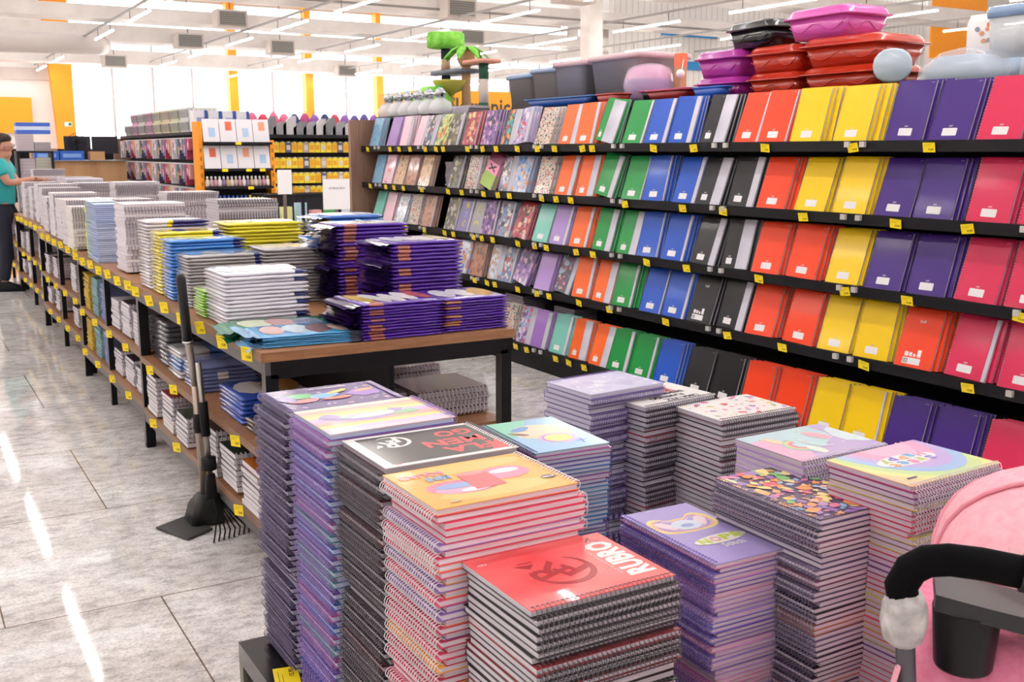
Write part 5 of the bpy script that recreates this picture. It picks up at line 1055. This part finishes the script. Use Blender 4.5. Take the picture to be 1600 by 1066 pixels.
for s_ in (-1, 1): mb.tube([(.172+.004*math.cos(a), s_*.034+.026*math.cos(a*PI/6), 1.61+.018*math.sin(a*PI/6)) for a in range(12)], .003, CHROME, 4, closed=True); mb.tube([(.17, s_*.06, 1.61), (.08, s_*.092, 1.605)], .003, CHROME, 4)
mb.tube([(.178, -.01, 1.612), (.178, .01, 1.612)], .003, CHROME, 4); obj('glasses', mb, man)
mb = MB()
for s_ in (-1, 1):
    mb.ell((.163, s_*.032, 1.61), (.008, .012, .006), M('f2eeee', .4), 8, 5); mb.ell((.169, s_*.032, 1.61), (.004, .005, .005), INK, 6, 5)
obj('eyes', mb, man)
mb = MB(); mb.tube([(.172, -.022, 1.545), (.179, 0, 1.543), (.172, .022, 1.545)], .006, M('94544c', .5), 6); obj('mouth', mb, man)
for s_ in (-1, 1):   # hands with fingers resting on the notebooks
    hx, hy = (.37, -.08) if s_ < 0 else (.39, .07)
    V = [(0, 0, 0), (.045, 0, 0)]; E = [(0, 1)]; rr = [.024, .03]
    for f in range(4):
        y0 = -.027+.018*f; L0 = (.055, .065, .06, .048)[f]; b0 = len(V); V += [(.07, y0, .0), (.07+L0*.5, y0*1.1, -.004), (.07+L0, y0*1.15, -.02)]; E += [(1, b0), (b0, b0+1), (b0+1, b0+2)]; rr += [.011, .009, .007]
    b0 = len(V); V += [(.03, -.035*s_, -.004), (.06, -.055*s_, -.012)]; E += [(0, b0), (b0, b0+1)]; rr += [.012, .009]
    hnd = skin('hand', V, E, rr, SKN, man); hnd.location = (hx, hy, 1.24)

# ================================================================ the pink stroller
st = empty('stroller', 'pink stroller with black foam handle and cup tray', 'stroller', (1.05+.262*math.cos(math.radians(50)), .815-.262*math.sin(math.radians(50)), 0), -math.radians(50))
PKM = mottled('pink_fabric', 'f0a6b4', 'f6b6c2', 60, .85, bump=.15); PK2 = mottled('pink_back_fabric', 'e27a9a', 'ea8caa', 80, .9, bump=.15); FOAM = M('08080a', .9, 0, 0, 0, 1., 0, .12); BLP = M('101013', .4, 0, 0, 0, 1., 0, .3); GRT = M('5c5a62', .35, .4)
def sp(nm, f): mb_ = MB(); f(mb_); return obj(nm, mb_, st)
hz = 1.05
sp('foam_grip', lambda b: b.tube([(-.262, .0, hz-.062), (-.268, .0, hz-.035), (-.258, .0, hz-.012), (-.24, -.002, hz+.002), (-.215, -.004, hz+.008), (-.18, -.005, hz+.008), (-.13, -.005, hz+.003)], .0205, FOAM, 14))
sp('grip_joint', lambda b: (b.tube([(-.135, -.005, hz+.003), (-.10, -.005, hz-.001)], .0235, M('2c2c32', .4), 14), b.tube([(-.10, -.005, hz-.001), (-.06, -.005, hz-.010), (0, -.005, hz-.010), (.0, -.005, hz-.010), (.05, -.005, hz-.004)], [.021, .030, .030, .030, .0235], BLP, 14)))
sp('grip_rivet', lambda b: b.ell((-.112, -.028, hz+.003), (.008, .004, .008), CHROME, 10, 6))
sp('foam_grip', lambda b: b.tube([(.05, -.005, hz-.004), (.19, -.004, hz+.010), (.235, -.002, hz+.004), (.258, .0, hz-.012), (.268, 0, hz-.035), (.262, 0, hz-.062)], .021, FOAM, 14))
WRAP = mottled('wrap_foam', 'a8a4a4', 'd8d4d2', 40, .5, bump=.6)
for s_ in (-1, 1):
    sp('joint_wrap', lambda b: b.lathe([(.016, -.05), (.024, -.042), (.029, -.02), (.027, .005), (.02, .02)], WRAP, 14, (s_*.262, 0, hz-.062)))
    sp('side_tube', lambda b: b.tube([(s_*.262, .0, hz-.07), (s_*.252, .01, hz-.18), (s_*.246, .06, hz-.4), (s_*.25, .2, .55), (s_*.25, .42, .2), (s_*.25, .5, .12)], .0125, GRT, 10))
    sp('side_tube', lambda b: b.tube([(s_*.25, .2, .55), (s_*.25, .0, .12)], .0125, GRT, 10))
    sp('side_strap', lambda b: b.loft([[(s_*.262, -.012, hz-.14), (s_*.262, .012, hz-.14), (s_*.266, .012, hz-.14), (s_*.266, -.012, hz-.14)], [(s_*.284, -.014, hz-.25), (s_*.284, .014, hz-.25), (s_*.288, .014, hz-.25), (s_*.288, -.014, hz-.25)], [(s_*.256, -.012, hz-.36), (s_*.256, .012, hz-.36), (s_*.26, .012, hz-.36), (s_*.26, -.012, hz-.36)]], PKM, smooth=False))
    for y, z in ((.5, .09), (-.0, .09)):
        w_ = sp('wheel', lambda b: [b.tube([(s_*.25+q, y+.078*math.cos(a*PI/10), z+.078*math.sin(a*PI/10)) for a in range(20)], .013, FOAM, 8, closed=True) for q in (-.012, .012)]+[b.tube([(s_*.25, y, z), (s_*.25, y+.07*math.cos(a), z+.07*math.sin(a))], .006, GRT, 6) for a in (0, 1.05, 2.1, 3.14, 4.2, 5.2)])
def _tray(b):
    m = M('26262b', .38); P = []
    xs = [-.225+.03*i for i in range(16)]
    secs = []
    for x in xs:
        sag = -.018*math.cos(x/.24*PI/2)-.0; y0 = .028-.018*math.cos(x/.24*PI/2)
        secs.append([(x, y0, hz-.05+sag), (x, y0+.09, hz-.05+sag), (x, y0+.09, hz-.068+sag), (x, y0, hz-.072+sag)])
    b.loft(secs, m, smooth=False)
sp('cup_tray', _tray)
sp('cup_holder', lambda b: b.lathe([(.034, 0), (.036, .004), (.042, .08), (.042, .081)], BLP, 24, (-.185, .06, hz-.158)))
sp('storage_well', lambda b: b.loft([rrect(.2, .07, .02, hz-.14, (.02, .06)), rrect(.22, .08, .02, hz-.075, (.02, .06))], BLP, smooth=False)); sp('cup_holder', lambda b: b.lathe([(.034, 0), (.036, .004), (.042, .08), (.042, .081)], BLP, 24, (.15, .06, hz-.152)))
def _can(b):
    secs = []
    for i in range(13):       # hood: ribs fanned about a cross axis
        a = math.radians(-12+i*15.5); row = []
        for j in range(17):
            t = PI*j/16; x = -.215*math.cos(t); r_ = .245*(math.sin(t)**.55 if 0 < j < 16 else 0)+.004; bulge = 1+.018*math.sin(i*PI)*1; row.append((x, .34-r_*math.cos(a)*1.05, .86+r_*math.sin(a)*.93))
        secs.append(row)
    n = 17; vs = [p for r_ in secs for p in r_]; b.add(vs, [(i*n+j, i*n+j+1, (i+1)*n+j+1, (i+1)*n+j) for i in range(12) for j in range(16)], PKM, True)
cn = sp('canopy', _can); sm_ = cn.modifiers.new('solid', 'SOLIDIFY'); sm_.thickness = .004
def _seam(b):
    for a in (35, 80, 125): b.tube([(-.215*math.cos(PI*j/16), .34-(.247*(math.sin(PI*j/16)**.55 if 0 < j < 16 else 0)+.006)*math.cos(math.radians(a))*1.05, .86+(.247*(math.sin(PI*j/16)**.55 if 0 < j < 16 else 0)+.006)*math.sin(math.radians(a))*.93) for j in range(17)], .0035, M('e493a4', .8), 6)
obj('canopy_seam', (lambda b: (_seam(b), b)[1])(MB()), cn)
sp('back_flap', lambda b: b.loft([[(-.12, .10, .80), (.12, .10, .80), (.12, .094, .80), (-.12, .094, .80)], [(-.12, .105, .93), (.12, .105, .93), (.12, .099, .93), (-.12, .099, .93)], [(-.13, .17, 1.02), (.13, .17, 1.02), (.13, .165, 1.025), (-.13, .165, 1.025)]], M('f4bcc4', .8), smooth=False))
def _back(b):
    secs = []
    for z, y, w_ in ((.35, .17, .235), (.55, .11, .25), (.75, .06, .255), (.86, .055, .255), (.925, .07, .25)):
        secs.append([(-w_, y+.03, z), (-w_*.9, y, z), (0, y-.012+.01*math.sin(z*20), z), (w_*.9, y, z), (w_, y+.03, z), (w_, y+.3, z), (-w_, y+.3, z)])
    b.loft(secs, PK2)
sp('seat_back', _back)
sp('clear_edge', lambda b: b.loft([[(-.247, .085, .5), (-.215, .08, .5), (-.215, .083, .5), (-.247, .088, .5)], [(-.247, .085, .9), (-.215, .08, .9), (-.215, .083, .9), (-.247, .088, .9)]], M('e8d8e4', .3, 0, 0, .3, .6), smooth=False))
sp('seat', lambda b: b.loft([rrect(.42, .4, .05, .42, (0, .42)), rrect(.44, .42, .05, .5, (0, .42))], PK2)); sp('axle', lambda b: b.tube([(-.25, .0, .12), (.25, .0, .12)], .01, GRT, 8))

# small label and black carton at the corner of the low display base
m = Matrix.Translation((.665, 2.12, BASE_Z+.0)) @ rot_z(1.35)
obj('price_tag', price_tag_mesh(.08, .055, '15,90'), mat=m, label='yellow price tag lying on the low black base near the aisle', cat='price tag')
